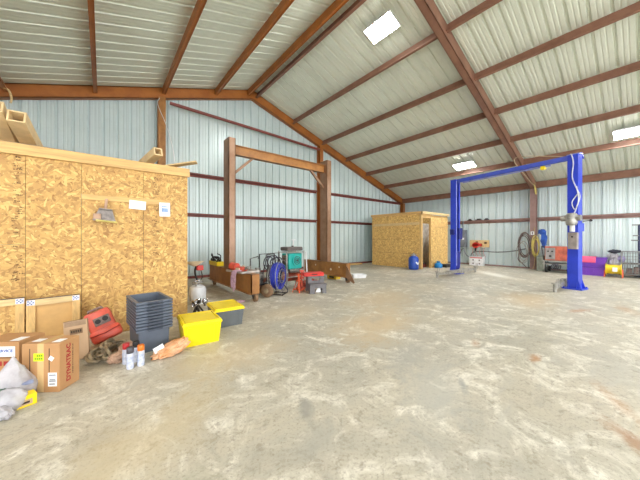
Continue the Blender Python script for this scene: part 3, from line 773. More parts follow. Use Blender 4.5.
def jack(label, x, y, rz, h, m):
    o = thing('jack_stand', label, 'jack stand', (x, y, 0), rz)
    b = MB()
    for sx in (-1, 1):
        for sy in (-1, 1): b.bar((sx * .11, sy * .11, .004), (sx * .03, sy * .03, h * .6), .035, .012, (sx, sy, 0))
    b.box(-.045, .045, -.045, .045, h * .58, h * .66); b.box(-.1, .1, -.1, -.085, .05, .08); b.box(-.1, .1, .085, .1, .05, .08); b.build('legs', m, o)
    b = MB(); b.cyl((0, 0, h * .5), (0, 0, h - .03), .022, n=12); b.box(-.06, .06, -.02, .02, h - .04, h, .004); b.build('ratchet_post', m, o)
jack('orange jack stand nearest the step stool on its left', 3.66, 5.28, .3, .44, ORANGE)
jack('orange jack stand behind the one beside the step stool', 3.86, 5.44, .1, .5, REDOR)
o = thing('floor_jack', 'low red floor jack with upright white handle behind step stool', 'floor jack', (4.2, 5.62, 0), .4)
b = MB(); b.box(-.3, .3, -.12, -.1, .05, .17); b.box(-.3, .3, .1, .12, .05, .17); b.prism([(-.3, .06), (.3, .06), (.2, .2), (-.2, .15)], -.06, .06); b.build('chassis', mat('dull_red_jack', (176, 70, 56), .5, var=.2), o)
for x in (-.24, .24):
    for y in (-.15, .13):
        b = MB(); b.cyl((x, y, .05), (x, y + .025, .05), .05, n=16); b.build('wheel', DARK, o, True)
b = MB(); b.cyl((-.05, 0, .18), (-.12, 0, .95), .016, n=10); b.build('handle', WHITE, o, True)

# step stool with a red box on it
o = thing('step_stool', 'grey plastic two-step stool with triangular opening in front of the gantry', 'step stool', (3.98, 5.02, 0), -.38)
def stool_side(x):
    return [( -.2, 0), (-.14, 0), (-.11, .05), (.1, .05), (.14, 0), (.2, 0), (.19, .36), (.0, .36), (-.02, .2), (-.2, .2)]
for x in (-.2, .18):
    b = MB(); b.prism(stool_side(0), x, x + .02, 'X'); b.build('side_panel', mat('stool_grey', (112, 110, 114), .5, var=.06), o)
b = MB(); b.box(-.21, .21, -.02, .2, .355, .385, .008); b.build('top_step', mat('stool_grey', (112, 110, 114)), o)
b = MB(); b.box(-.21, .21, -.22, -.0, .195, .225, .008); b.build('lower_step', mat('stool_grey', (112, 110, 114)), o)
b = MB(); b.box(-.18, .18, -.015, 0, .225, .28); b.box(-.18, -.11, -.015, 0, .28, .355); b.box(.11, .18, -.015, 0, .28, .355); b.build('upper_riser', mat('stool_grey', (112, 110, 114)), o)
b = MB(); b.box(-.18, .18, -.2, -.185, .13, .2); b.box(-.18, -.08, -.2, -.185, 0, .13); b.box(.1, .18, -.2, -.185, 0, .13); b.build('lower_riser', mat('stool_grey', (112, 110, 114)), o)
b = MB(); b.prism([(-.06, .02), (.08, .02), (.06, .13), (.02, .14)], -.15, -.14); b.build('paper_scrap', PAPER, o)
o = thing('tool_box', 'red plastic tool box lying on top of the grey step stool', 'tool box', (3.96, 5.1, .386), -.38)
b = MB(); b.box(-.26, .24, -.12, .14, .0, .055, .012); b.build('body', REDP, o)
b = MB(); b.box(-.26, .24, -.12, .14, .057, .085, .01); b.build('lid', REDP, o)
b = MB(); b.tube([(-.06, -.12, .05), (-.06, -.15, .05), (.06, -.15, .05), (.06, -.12, .05)], .009, 6); b.build('handle', BLACK, o)

o = thing('wooden_block', 'yellow painted block on floor under right gantry base beam', 'block', (5.72, 6.3, 0), .1)
b = MB(); b.box(-.1, .1, -.2, .2, 0, .13, .01); b.build('block', mat('mustard_paint', (210, 174, 40), .5), o)
b = MB(); b.box(.0 - .1, .0 - .105, -.1, .1, .04, .09); b.build('face_plate', DARK, o)
o = thing('storage_box', 'low open white plastic tray on floor past the right gantry beam', 'tray', (6.5, 5.95, 0), -.5)
b = MB(); b.frustum(-.2, .2, -.13, .13, .0, -.22, .22, -.15, .15, .11, (True, False)); b.build('tray', WHITE, o, solid=.008)
b = MB(); b.tube([(-.22, -.15, .11), (.22, -.15, .11), (.22, .15, .11), (-.22, .15, .11)], .009, 6, closed=True); b.build('rim', WHITE, o)
b = MB(); b.bar((8.05, 9.0, .04), (9.9, 8.9, .04), .2, .06); tag(b.build('plank', PINE), 'brown plank lying on floor along foot of the gable wall', 'plank')
b = MB(); b.bar((7.9, 8.55, .03), (8.9, 8.75, .03), .14, .05); tag(b.build('plank', mat('dark_board', (126, 84, 52), .6)), 'short dark board on floor before the longer wall plank', 'plank')

# ------------------------------------------------------------------ propane heater and hitch by the partition end
o = thing('propane_heater', 'white propane tank with red-valved dish heater beside partition end', 'heater', (1.46, 5.62, 0))
b = MB(); b.lathe([(.08, .035), (.13, .05), (.155, .10), (.158, .27), (.14, .335), (.08, .37), (.03, .38)], n=28); b.build('tank', mat('tank_white', (226, 230, 236), .35, var=.04), o, True)
b = MB(); b.lathe([(.11, 0), (.115, .0), (.115, .05), (.11, .05)], n=24); b.build('foot_ring', WHITE, o, True)
b = MB(); b.torus((0, 0, .43), .095, .012, (0, 0, 1), 24, 6, arc=.75, a0=.5)
for a in (1.0, 2.4, 4.2): b.cyl((.09 * math.cos(a), .09 * math.sin(a), .35), (.095 * math.cos(a), .095 * math.sin(a), .43), .012, n=6)
b.build('collar', SILVER, o, True)
b = MB(); b.cyl((0, 0, .38), (0, 0, .47), .028); b.cyl((-.05, 0, .45), (.05, 0, .45), .018); b.build('valve', CHROME, o, True)
b = MB(); b.tube(smoothpts([(-.0, 0, .46), (-.03, .02, .55), (-.04, .02, .66), (-.02, .01, .74)]), .018, 8); b.tube(smoothpts([(.05, 0, .45), (.09, 0, .52), (.07, 0, .64), (.04, 0, .7)]), .009, 6); b.build('hose', BLACK, o, True)
b = MB(); b.box(-.02, .10, -.06, .06, .66, .755, .01); b.build('regulator', REDP, o)
b = MB(); b.lathe([(.03, 0), (.06, .02), (.17, .085), (.175, .095), (.05, .04)], (-.05, .0, .74), M=Matrix.Rotation(-.12, 4, 'X')); b.build('dish', BEIGE, o, True)
o = thing('trailer_hitch', 'tangle of dark steel bars and chrome ball resting against partition end', 'hitch', (1.27, 4.78, 0), .2)
b = MB(); b.bar((-.1, 0, .02), (.02, .02, .27), .04, .03); b.bar((.0, -.05, .02), (-.08, .05, .24), .03, .03); b.bar((.08, -.02, .02), (-.03, .03, .2), .035, .025); b.bar((-.12, -.06, .02), (.1, -.08, .02), .05, .035); b.build('bars', DARK, o)
b = MB(); b.lathe([(.02, 0), (.022, .03), (.045, .06), (.05, .09), (.035, .12), (.01, .13)], (.1, 0, .13), n=18); b.build('ball', CHROME, o, True)
b = MB(); b.torus((-.09, 0, .2), .05, .014, (1, .3, .2), 18, 6); b.torus((-.04, -.03, .23), .045, .012, (.3, 1, .2), 18, 6); b.build('shackle', CHROME, o, True)

# ------------------------------------------------------------------ totes
def tote(name, label, loc, rz, W, D, H, bm, lm, flap=False):
    o = thing(name, label, 'tote', loc, rz)
    b = MB(); w, d = W / 2 * .88, D / 2 * .88
    b.frustum(-w, w, -d, d, .0, -W / 2, W / 2, -D / 2, D / 2, H - .03, (True, False)); ob = b.build('body', bm, o, solid=.006)
    b = MB()
    for sx in (-.55, 0, .55): b.prism([(-.018, .03), (.018, .03), (.018, H - .05), (-.018, H - .05)], -.004, .004)
    for i, sx in enumerate((-.55, 0, .55)):
        for v in b.b.verts[:] if False else []: pass
    b.b.free()
    for sx in (-.5, .5):
        b = MB(); x = sx * W * .7
        b.frustum(x - .02, x + .02, -d - .008, -d + .01, .02, x - .022, x + .022, -D / 2 * .99 - .008, -D / 2 + .01, H - .06); b.build('rib', bm, o)
    b = MB(); b.box(-W / 2 - .012, W / 2 + .012, -D / 2 - .012, D / 2 + .012, H - .045, H - .015, .008); b.box(-W / 2 + .03, W / 2 - .03, -D / 2 + .035, D / 2 - .035, H - .015, H - .004, .004)
    for q in ((-W / 2, W / 2, -D / 2, -D / 2 + .022), (-W / 2, W / 2, D / 2 - .022, D / 2), (-W / 2, -W / 2 + .022, -D / 2 + .022, D / 2 - .022), (W / 2 - .022, W / 2, -D / 2 + .022, D / 2 - .022)): b.box(*q, H - .018, H, .003)
    b.build('lid', lm, o)
    return o
t_ = tote('storage_tote', 'all-yellow plastic tote with yellow lid beside the stacked grey bins', (.965, 3.64, 0), -.07, .43, .48, .29, YEL, YEL)
tote('storage_tote', 'grey plastic tote with yellow lid behind the all-yellow tote', (1.47, 4.11, 0), -.08, .41, .52, .28, TOTEG, YEL)

def bin_(loc, rz, label):
    o = thing('storage_bin', label, 'bin', loc, rz, 'nested grey storage bins')
    W, D, H = .357, .571, .27
    b = MB(); w, d = W / 2 * .82, D / 2 * .86
    b.frustum(-w, w, -d, d, 0, -W / 2 + .026, W / 2 - .026, -D / 2 + .026, D / 2 - .026, H, (True, False)); b.build('body', GREY, o, solid=.004)
    b = MB()
    b.frustum(-W / 2, W / 2, -D / 2, D / 2, H - .022, -W / 2 - .004, W / 2 + .004, -D / 2 - .004, D / 2 + .004, H + .001, (False, False))
    for q in ((-W / 2, W / 2, -D / 2, -D / 2 + .027), (-W / 2, W / 2, D / 2 - .027, D / 2), (-W / 2, -W / 2 + .027, -D / 2 + .027, D / 2 - .027), (W / 2 - .027, W / 2, -D / 2 + .027, D / 2 - .027)): b.box(*q, H - .004, H)
    b.build('rim', GREY, o, solid=.004)
    for s in (-1, 1):
        b = MB(); b.frustum(-.07, .07, s * (D / 2 + .004) - .012, s * (D / 2 + .004) + .012, H - .022, -.08, .08, s * (D / 2 + .006) - .012, s * (D / 2 + .006) + .012, H); b.build('handle', GREYD, o)
    return o
ORD = ('bottom bin of the nested grey stack, standing on the floor', 'grey bin second from the bottom of the nested stack', 'grey bin third from the bottom of the nested stack', 'grey bin fourth from the bottom of the nested stack', 'grey bin fifth from the bottom of the nested stack',
       'grey bin fifth from the top of the nested stack', 'grey bin fourth from the top of the nested stack', 'grey bin third from the top of the nested stack', 'grey bin second from the top of the nested stack', 'top open grey bin of the nested stack')
BX, BY, BR = .44, 3.835, .10
b0 = bin_((BX, BY, 0), BR, ORD[0])
for i in range(1, 10): dup(b0, (BX, BY, i * .0345), BR, ORD[i])

def can(x, y, cap, label, rz=0):
    o = thing('spray_can', label, 'spray can', (x, y, 0), rz, 'spray cans on the floor')
    b = MB(); b.lathe([(.028, 0), (.032, .004), (.032, .145), (.027, .158), (.02, .163)], n=22); b.build('can', mat('white_can', (196, 202, 218), .35, var=.04), o, True)
    b = MB(); b.lathe([(.0325, .015), (.0326, .125)], n=22); b.b.faces.ensure_lookup_table(); b.build('label_wrap', mat('can_label', (160, 172, 200), .45, var=.35, scale=30, alt=(212, 216, 226)), o, True)
    b = MB(); b.lathe([(.029, .155), (.031, .158), (.031, .205), (.026, .212), (.004, .213)], n=22); b.build('cap', cap, o, True)
can(.19, 3.40, mat('can_red', (196, 42, 48), .4), 'red-capped spray can, leftmost of the four by the bins')
can(.215, 3.25, mat('can_charcoal', (84, 84, 92), .4), 'charcoal-capped spray can at the front of the four')
can(.275, 3.395, BLACK, 'black-capped spray can behind the orange-capped one')
can(.305, 3.26, mat('can_orange', (246, 132, 34), .4), 'orange-capped spray can, rightmost of the four')

# bag, chain, cloth, red case
b = MB(); b.blob((.60, 3.36, .06), (.19, .10, .075), .24, 3.2, 3, flat=.004, M=Matrix.Rotation(.15, 4, 'Z') @ Matrix.Rotation(-.25, 4, 'Y'))
o = tag(b.build('plastic_bag', BAGO, None, True), 'crumpled orange-tinted plastic bag on floor before the grey bins', 'bag')
b = MB(); b.box(-.05, .05, -.001, .001, -.03, .03); b.xf(Matrix.Translation((.475, 3.335, .10)) @ Matrix.Rotation(-.4, 4, 'Y') @ Matrix.Rotation(-.5, 4, 'X')); 
tag(b.build('paper_tag', PAPER), 'small white paper tag against the orange-tinted plastic bag', 'tag')
def link(b, c, ang, tilt, L=.05, W=.03, r=.012):
    pts = []
    for i in range(20):
        a = 2 * PI * i / 20; x = W * math.cos(a); y = W * math.sin(a) + (L - W if math.sin(a) > 0 else -(L - W)) * .9
        pts.append(Vector((x, y, 0)))
    M = Matrix.Translation(c) @ Matrix.Rotation(ang, 4, 'Z') @ Matrix.Rotation(tilt, 4, 'Y')
    b.tube([M @ p for p in pts], r, 7, closed=True)
b = MB(); path = smoothpts([(-.075, 3.62, .028), (-.09, 3.74, .03), (-.0, 3.84, .04), (.07, 3.88, .06), (.0, 3.72, .045), (.06, 3.62, .03), (.03, 3.78, .10), (.12, 3.92, .06), (.2, 3.86, .04)], 2)
for i, p in enumerate(path):
    q = path[min(i + 1, len(path) - 1)] - path[max(i - 1, 0)]
    link(b, p + Vector((0, 0, .01)), math.atan2(q.y, q.x) - PI / 2, 1.2 if i % 2 else .2, .066, .042, .016)
tag(b.build('tow_chain', CHAINM, None, True), 'heap of tarnished heavy tow chain on floor below the red case', 'chain')
b = MB(); b.blob((.125, 3.50, .045), (.085, .07, .055), .3, 2.4, 11, flat=.004, M=Matrix.Rotation(.6, 4, 'Z'))
b.blob((.22, 3.62, .07), (.08, .07, .08), .3, 2.6, 5, flat=.004)
tag(b.build('rag', TAN, None, True), 'crumpled tan rag on floor behind the spray cans', 'rag')
o = thing('chainsaw_case', 'battered red-orange plastic case leaning on partition above the chain', 'case', (.06, 4.18, 0), -.12)
T = Matrix.Translation((0, 0, .075)) @ Matrix.Rotation(-.35, 4, 'X') @ Matrix.Rotation(-.38, 4, 'Y')
b = MB(); b.box(-.13, .13, -.075, .075, -.0, .36, .035, M=T); b.build('shell', REDOR, o, True)
b = MB(); b.box(-.15, .16, -.1, .06, -.02, .13, .04, M=T); b.build('lower_shell', mat('bright_red_orange', (246, 98, 74), .38, var=.08), o, True)
b = MB(); b.box(-.06, .1, -.088, -.07, .17, .27, .008, M=T); b.build('grey_panel', mat('dull_grey_panel', (140, 120, 112), .5, var=.2, scale=25), o)
b = MB(); b.cyl(T @ Vector((-.02, -.092, .22)), T @ Vector((-.02, -.08, .22)), .028, n=14); b.cyl(T @ Vector((.055, -.092, .225)), T @ Vector((.055, -.08, .225)), .03, n=14); b.build('knob', BLACK, o, True)
b = MB(); b.tube([T @ Vector(p) for p in ((-.08, 0, .33), (-.07, 0, .39), (.06, 0, .39), (.08, 0, .33))], .015, 8); b.build('handle', mat('dull_grey_panel', (140, 120, 112)), o, True)
b = MB(); b.tube([T @ Vector(p) for p in ((-.14, -.1, .075), (0, -.105, .06), (.15, -.1, .075))], .006, 6); b.build('seam', mat('deep_red', (170, 40, 32), .4), o, True)
b = MB(); b.box(-.12, .12, 0, .012, 0, .42, M=Matrix.Translation((.2, 4.58, .0)) @ Matrix.Rotation(-.3, 4, 'X') @ Matrix.Rotation(.1, 4, 'Y'))
tag(b.build('board_offcut', OSBX), 'strand-board offcut leaning on partition behind the red case and bins', 'offcut')

# ------------------------------------------------------------------ cardboard boxes
def cm(deg): return math.radians(deg)
o = thing('cardboard_box', 'big closed cardboard box with red printed name and lime sticker on floor', 'box', (-.28, 3.13, 0), cm(54))
A, B_, H = .20, .30, .41       # right face length, left face length, height
b = MB(); b.box(0, A, 0, B_, 0, H, .004); b.build('carton', CARD, o)
b = MB(); b.box(-.0008, -.0002, B_ / 2 - .025, B_ / 2 + .025, .004, H); b.box(.0, A, B_ / 2 - .025, B_ / 2 + .025, H + .0003, H + .0009); b.build('packing_tape', TAPE, o)
FL = frame_m((-.001, .16, .29), (0, -1, 0), (0, 0, 1))
b = MB(); b.box(-.0016, -.0009, .125, .205, .265, .33); b.build('lime_sticker', LIME, o)
text('sticker_print', '▬▬ ▬▬', .016, INKD, frame_m((-.0018, .165, .31), (0, -1, 0), (0, 0, 1)), o) if False else None
b = MB()
for z, n in ((.31, 3), (.285, 4)):
    for i in range(n): b.box(-.0022, -.0017, .135 + i * .016, .147 + i * .016, z - .006, z + .006)
b.build('sticker_print', mat('olive_ink', (110, 140, 20), .7), o)
b = MB(); b.box(-.0012, -.0004, .02, .09, .05, .165); b.build('shipping_label', PAPER, o)
b = MB(); b.box(-.0018, -.0013, .028, .082, .14, .15); b.box(-.0018, -.0013, .028, .082, .09, .1); b.box(-.0018, -.0013, .03, .078, .105, .112); b.box(-.0018, -.0013, .035, .08, .065, .075); b.build('label_pattern', mat('pale_grey_ink', (130, 136, 150), .7), o)
b = MB(); b.box(-.0014, -.0005, -.018, .018, -.018, .018, M=Matrix.Translation((0, .065, .285)) @ Matrix.Rotation(.6, 4, 'X')); b.build('square_sticker', PAPER, o)
b = MB(); b.box(-.0012, -.0004, .078, .084, .17, .37); b.box(-.0012, -.0004, .232, .238, .17, .37); b.build('staple_strip', INKD, o)
text('brand_print', 'DYNATRAC', .056, INKR, frame_m((.088, -.0012, .215), (0, 0, 1), (-1, 0, 0)), o, sx=1.08, bold=.0016)
text('small_print', 'AXLE AND SUSPENSION', .013, INKD, frame_m((.128, -.0012, .22), (0, 0, 1), (-1, 0, 0)), o) if False else None
b = MB()
for i in range(24): b.box(.125, .133, -.0014, -.0006, .10 + i * .011, .10 + i * .011 + random.uniform(.004, .009))
b.build('small_print', INKD, o)
b = MB(); b.box(.03, .11, .025, .09, H + .0006, H + .0014); b.box(.05, .12, .2, .27, H + .0006, H + .0014); b.build('paper_label', PAPER, o)

o = thing('cardboard_box', 'cardboard box with blue lettered white label behind plastic bags at left edge', 'box', (-.60, 3.56, 0), cm(54))
o.location = (-.57, 3.50, 0)
b = MB(); b.box(0, .24, 0, .34, 0, .385, .004); b.build('carton', CARD, o)
b = MB(); b.box(-.0012, -.0004, .0, .0, .0, .0) if False else b.box(-.0014, -.0004, .03, .26, .255, .345); b.build('white_label', PAPER, o)
text('lettering', 'K-SERVICE', .034, INKB, frame_m((-.0018, .135, .305), (0, -1, 0), (0, 0, 1)), o, sx=1.1, bold=.001)
b = MB(); b.box(-.0014, -.0004, .02, .3, .242, .248); b.build('black_rule', INKD, o)
b = MB()
for i in range(4): b.box(-.0014, -.0004, .03 + i * .055, .07 + i * .055, .175, .215)
b.build('red_print', INKR, o)
b = MB(); b.box(.02, .12, .02, .1, .386, .3868); b.build('paper_label', PAPER, o)

o = thing('cardboard_box', 'flattened pale cardboard carton leaning upright behind the big printed box', 'carton', (-.20, 3.80, 0), -.2)
T = Matrix.Rotation(-.16, 4, 'X') @ Matrix.Rotation(-.09, 4, 'Y')
b = MB(); b.box(-.10, .095, 0, .05, 0.012, .42, .003, M=T); b.build('carton', CARDP, o)
b = MB(); b.box(-.10, .095, -.001, .05, .42, .422, M=T); b.box(-.09, .085, -.0015, -.0005, .365, .415, M=T); b.build('end_flap', mat('greyed_cardboard', (168, 140, 112), .8), o)
b = MB(); b.box(-.05, .055, -.002, -.0006, .28, .335, M=T); b.build('stamp_panel', mat('brown_stamp', (150, 118, 88), .8), o)
b = MB()
for i in range(5): b.box(-.04 + i * .018, -.028 + i * .018, -.0028, -.0021, .295, .32, M=T)
b.build('stamp_print', INKD, o)

# wooden crate lids leaning on the partition
def crate_lid(label, x0, x1, rz, y, H, fill, gusset):
    o = thing('crate_panel', label, 'crate panel', ((x0 + x1) / 2, y, 0), rz)
    w = (x1 - x0) / 2; T = Matrix.Rotation(-.12, 4, 'X'); bw = .075
    for (a, c, z0, z1) in ((-w, -w + bw, 0, H), (w - bw, w, 0, H), (-w + bw, w - bw, H - bw, H), (-w + bw, w - bw, 0, bw)):
        b = MB(); b.box(a, c, -.03, 0, z0, z1, M=T); b.build('rail', PINEL if a > -w and c < w else PINEZ, o)
    b = MB(); b.box(-w + .01, w - .01, .001, .012, .01, H - .01, M=T); b.build('panel', fill, o)
    for sx in (-1, 1):
        b = MB(); x = sx * (w - bw / 2)
        b.box(x - .034, x + .034, -.0318, -.0305, H - .066, H - .006, M=T)
        pl = b.build('corner_plate', mat('galvanised_plate', (186, 190, 204), .3, .5), o)
        b = MB()
        for i in range(4):
            for j in range(3):
                if (i + j) % 2 == 0: b.box(x - .028 + i * .014, x - .015 + i * .014, -.0328, -.0319, H - .058 + j * .016, H - .045 + j * .016, M=T)
        b.build('plate_teeth', mat('plate_shadow', (64, 66, 110), .5), pl)
    b = MB(); b.box(-w - .001, w + .001, -.034, .002, H, H + .009, M=T); b.build('edge_trim', DARK, o)
    return o
crate_lid('wood-framed plywood crate panel with metal corner plates leaning right of its twin', -.70, -.225, .10, 4.66, .555, mat('crate_plywood', (214, 170, 106), .6, var=.08, scale=2), True)
crate_lid('wood-framed strand-board crate panel leaning on partition, cut by left picture edge', -1.28, -.715, .10, 4.64, .585, OSBX, True)

# plastic bags of rubbish with a yellow packet
o = thing('plastic_bag', 'upper stuffed white plastic bag heaped before the labelled carton', 'bag', (-.56, 3.22, 0), .2)
b = MB(); b.blob((.0, .0, .13), (.15, .11, .17), .11, 1.7, 21, flat=.004, peak=.75)
b.build('film', BAG, o, True)
b = MB(); b.box(.0, .115, -.09, -.05, .115, .145, .01); b.build('contents', mat('blue_grey_contents', (160, 170, 206), .5, var=.2), o)
b = MB(); b.blob((-.10, -.02, .09), (.10, .09, .08), .25, 2.5, 4, flat=.004); b.build('green_wrap', mat('grey_green_wrap', (100, 128, 112), .5, var=.2), o, True)
o = thing('plastic_bag', 'lower torn white plastic bag spilling forward over yellow packet', 'bag', (-.53, 3.0, 0), .2)
b = MB(); b.blob((-.01, .05, .07), (.11, .09, .085), .14, 1.8, 31, flat=.004, peak=.3); b.blob((-.05, -.04, .035), (.055, .10, .045), .2, 2.2, 14, flat=.004, M=Matrix.Rotation(.4, 4, 'Z')); b.build('film', BAG, o, True)
o = thing('packet', 'small yellow cardboard packet lying among the white plastic bags', 'packet', (-.445, 3.05, 0), .35)
b = MB(); b.box(-.07, .04, -.03, .06, .0, .085, .004); b.build('carton', YEL, o)
b = MB(); b.box(-.055, .015, -.0312, -.03, .015, .055); b.build('printed_patch', CARDP, o)
b = MB(); b.box(-.045, .0, -.0322, -.0313, .027, .042); b.build('printed_mark', INKD, o)

# ------------------------------------------------------------------ along the right wall
WX = 13.98
o = thing('electrical_panel', 'grey electrical disconnect box on the right wall behind the left lift column', 'electrical panel', (13.95, 5.76, .85))
GBX = mat('panel_grey', (128, 134, 142), .45, .2, var=.05)
b = MB(); b.box(-.1, .1, -.17, .17, 0, .85, .006); b.build('enclosure', GBX, o)
b = MB(); b.box(-.112, -.102, -.155, .155, .02, .62, .004); b.build('door', mat('panel_grey_light', (142, 148, 156), .4, .2), o)
b = MB(); b.box(-.116, -.1135, -.1, .02, .36, .46); b.build('white_sticker', PAPER, o)
b = MB(); b.cyl((0, 0, .85), (0, 0, 1.3), .022, n=10); b.tube(smoothpts([(0, -.06, 0), (0, -.08, -.25), (-.02, -.2, -.42), (-.02, -.35, -.5)]), .022, 8); b.build('conduit', GBX, o, True)
b = MB(); b.tube(smoothpts([(13.93, 5.4, .36), (13.94, 5.3, .6), (13.95, 4.9, .66), (13.95, 4.2, .66), (13.95, 3.6, .74), (13.93, 3.22, .84)]), .022, 8)
tag(b.build('power_cable', mat('cable_grey', (108, 112, 114), .5), None, True), 'long grey cable sagging along the right wall towards the brown post', 'cable')
o = thing('mounting_board', 'pale wooden board fixed to right wall behind the red air reel', 'board', (13.97, 5.02, .86))
b = MB(); b.box(-.02, .02, -.42, .42, 0, .34); b.build('board', PINEL, o)
b = MB(); b.box(-.05, -.021, -.32, -.22, .16, .26, .006); b.box(-.05, -.021, .05, .15, .18, .28, .006); b.build('junction_box', mat('bronze_fitting', (120, 92, 60), .4), o)
o = thing('air_hose_reel', 'red retractable air reel with black nozzle mounted on the pale wall board', 'hose reel', (13.80, 5.12, .84))
b = MB(); b.cyl((-.08, .0, .12), (.1, .0, .12), .13, n=24); b.box(-.08, .08, -.26, .12, .06, .2, .03); b.build('housing', REDP, o, True)
b = MB(); b.bar((.1, 0, .12), (.145, 0, .12), .06, .1); b.build('bracket', DARK, o)
b = MB(); b.box(-.03, .03, -.02, .04, -.16, .02, .01); b.build('nozzle', BLACK, o)
b = MB()
for i in range(4):
    y = 4.78 + i * .16
    b.tube(smoothpts([(13.9, y, .84), (13.86, y + .03, .6), (13.87, y - .04, .42), (13.88, y + .03, .26), (13.9, y + .02, .30)]), .011, 6)
tag(b.build('air_line', mat('pink_air_line', (206, 150, 150), .5, var=.1), None, True), 'loops of faded red air line hanging below the red reel', 'hose')
o = thing('storage_box', 'white box with red marks on floor below the red air reel', 'box', (13.75, 5.05, 0))
b = MB(); b.box(-.12, .12, -.3, .3, 0, .42, .01); b.build('carton', WHITE, o)
b = MB(); b.box(-.1215, -.1205, -.26, .26, .34, .40); b.build('red_band', mat('faded_red_print', (210, 120, 120), .6), o)
b = MB()
for y in (-.15, .12):
    for z in (.1, .26): b.cyl((-.126, y, z), (-.12, y, z), .035, n=12)
b.build('printed_dots', mat('grey_print', (120, 110, 120), .6), o)
for lab, y, w in (('leftmost of three dark brackets on the right wall girt', 5.45, .1), ('middle of three dark brackets on the right wall girt', 5.05, .14), ('rightmost of three dark brackets on the right wall girt', 4.72, .1)):
    o = thing('clamp_bracket', lab, 'bracket', (14.0, y, 2.154), 0, 'dark brackets on the girt')
    b = MB(); b.box(-.07, .03, -w, w, 0, .03, .004); b.build('foot', DARK, o)
    b = MB(); b.box(-.05, .01, -w * .6, w * .6, .031, .075, .01); b.build('jaw', DARK, o)
# hoses and ropes on the post
def coil(label, y, x, zc, R, sx, n, m, r=.012, tail=None):
    b = MB()
    for i in range(n): b.torus((x + random.uniform(-.04, .02), y + random.uniform(-.04, .04), zc + random.uniform(-.06, .06)), R + random.uniform(-.05, .05), r, (1, random.uniform(-.15, .15), random.uniform(-.08, .08)), 28, 6, sx=sx)
    if tail: b.tube(smoothpts(tail), r, 6)
    return tag(b.build('coiled_hose', m, None, True), label, 'hose', None)
coil('dark coiled hoses hanging left of the brown wall post', 3.2, 13.72, .98, .48, .42, 7, mat('dusty_brown_hose', (116, 100, 94), .55, var=.25, scale=10), .015, [(13.7, 3.36, .8), (13.68, 3.4, .4), (13.7, 3.25, .2), (13.7, 3.1, .05)])
coil('pale grey cord looped low left of the brown wall post', 3.26, 13.68, .72, .42, .4, 3, mat('pale_cord', (168, 160, 152), .5), .009)
coil('coiled yellow rope hanging right of the brown wall post', 2.80, 13.70, .95, .34, .3, 5, YROPE, .015)
b = MB(); b.blob((13.66, 2.56, 1.25), (.05, .09, .3), .35, 3, 9); b.blob((13.66, 2.62, 1.55), (.05, .12, .1), .3, 3, 2)
tag(b.build('jacket', mat('blue_fabric', (42, 92, 186), .7, var=.15), None, True), 'blue cloth bundle hanging beside the yellow rope on wall post', 'cloth')
o = thing('outlet_box', 'small white outlet box fixed on face of the brown wall post', 'outlet', (13.755, 2.94, 1.5))
b = MB(); b.box(-.03, .0, -.06, .06, -.07, .07, .006); b.build('box', WHITE, o)
b = MB(); b.box(-.034, -.031, -.02, .02, -.05, .05, .002); b.build('socket', mat('grey_print', (120, 110, 120)), o)
b = MB(); b.tube(smoothpts([(13.745, 2.88, 1.75), (13.74, 2.87, 1.2), (13.735, 2.85, .6), (13.72, 2.88, .15), (13.7, 2.95, .02)]), .014, 6)
tag(b.build('extension_cord', mat('tan_cord', (190, 160, 116), .6), None, True), 'tan extension cord running down the brown wall post', 'cord')
b = MB(); b.tube(smoothpts([(13.76, 2.86, 3.6), (13.3, 2.8, 3.4), (12.0, 2.82, 3.66), (11.0, 2.83, 4.05), (11.3, 1.9, 3.95), (10.6, 1.3, 3.62), (9.75, 1.05, 3.46)]), .012, 6)
tag(b.build('drooping_cable', mat('pale_tan_cord', (204, 184, 150), .6), None, True), 'pale cord drooping from the main rafter to the right lift column', 'cord')
b = MB(); b.tube(smoothpts([(13.6, 2.84, 3.48), (13.55, 2.84, 3.4), (13.72, 2.83, 3.3), (13.74, 2.83, 3.1), (13.62, 2.83, 3.22), (13.58, 2.83, 3.42)]), .02, 6)
tag(b.build('rope', YROPE, None, True), 'knotted yellowish rope tied where the main rafter meets the wall post', 'rope')

# welder cart
o = thing('welder_cart', 'red and grey welder on a low wheeled cart behind the right lift column', 'welder', (13.35, 2.12, 0))
b = MB(); b.box(-.3, .3, -.38, .3, .46, .98, .02); b.build('cabinet', mat('welder_red', (200, 104, 82), .42, var=.14), o)
b = MB(); b.box(-.31, -.301, .0, .28, .5, .93, .004); b.build('front_panel', mat('welder_grey', (164, 160, 158), .45), o)
b = MB(); b.cyl((-.32, .08, .8), (-.31, .08, .8), .03); b.cyl((-.32, .2, .8), (-.31, .2, .8), .03); b.cyl((-.32, .14, .62), (-.31, .14, .62), .04); b.build('dial', DARK, o, True)
b = MB(); b.box(-.34, .36, -.46, .36, .3, .34); b.box(-.34, .36, -.46, .36, .42, .455)
for x in (-.3, .32):
    for y in (-.42, .32): b.box(x - .02, x + .02, y - .02, y + .02, .1, .42)
b.build('cart_frame', SILVER, o)
for x in (-.27, .29):
    for y in (-.36, .26):
        b = MB(); b.cyl((x, y - .03, .1), (x, y + .03, .1), .1, n=18); b.build('wheel', BLACK, o, True)
b = MB()
for i in range(4): b.torus((-.3, -.1 + .05 * i, .24), .1, .014, (.5, 1, .1 * i), 20, 6)
b.build('welding_lead', mat('dusty_black_hose', (64, 62, 74)), o, True)
b = MB(); b.tube([(-.25, .34, .46), (-.25, .4, .98), (.25, .4, .98), (.25, .34, .46)], .018, 8); b.build('push_handle', DARK, o)
o = thing('storage_box', 'dull grey-green box on floor between wall post and red welder', 'box', (13.55, 2.62, 0))
b = MB(); b.box(-.2, .2, -.11, .11, 0, .55, .01); b.build('body', mat('sage_grey', (160, 168, 154), .6), o)
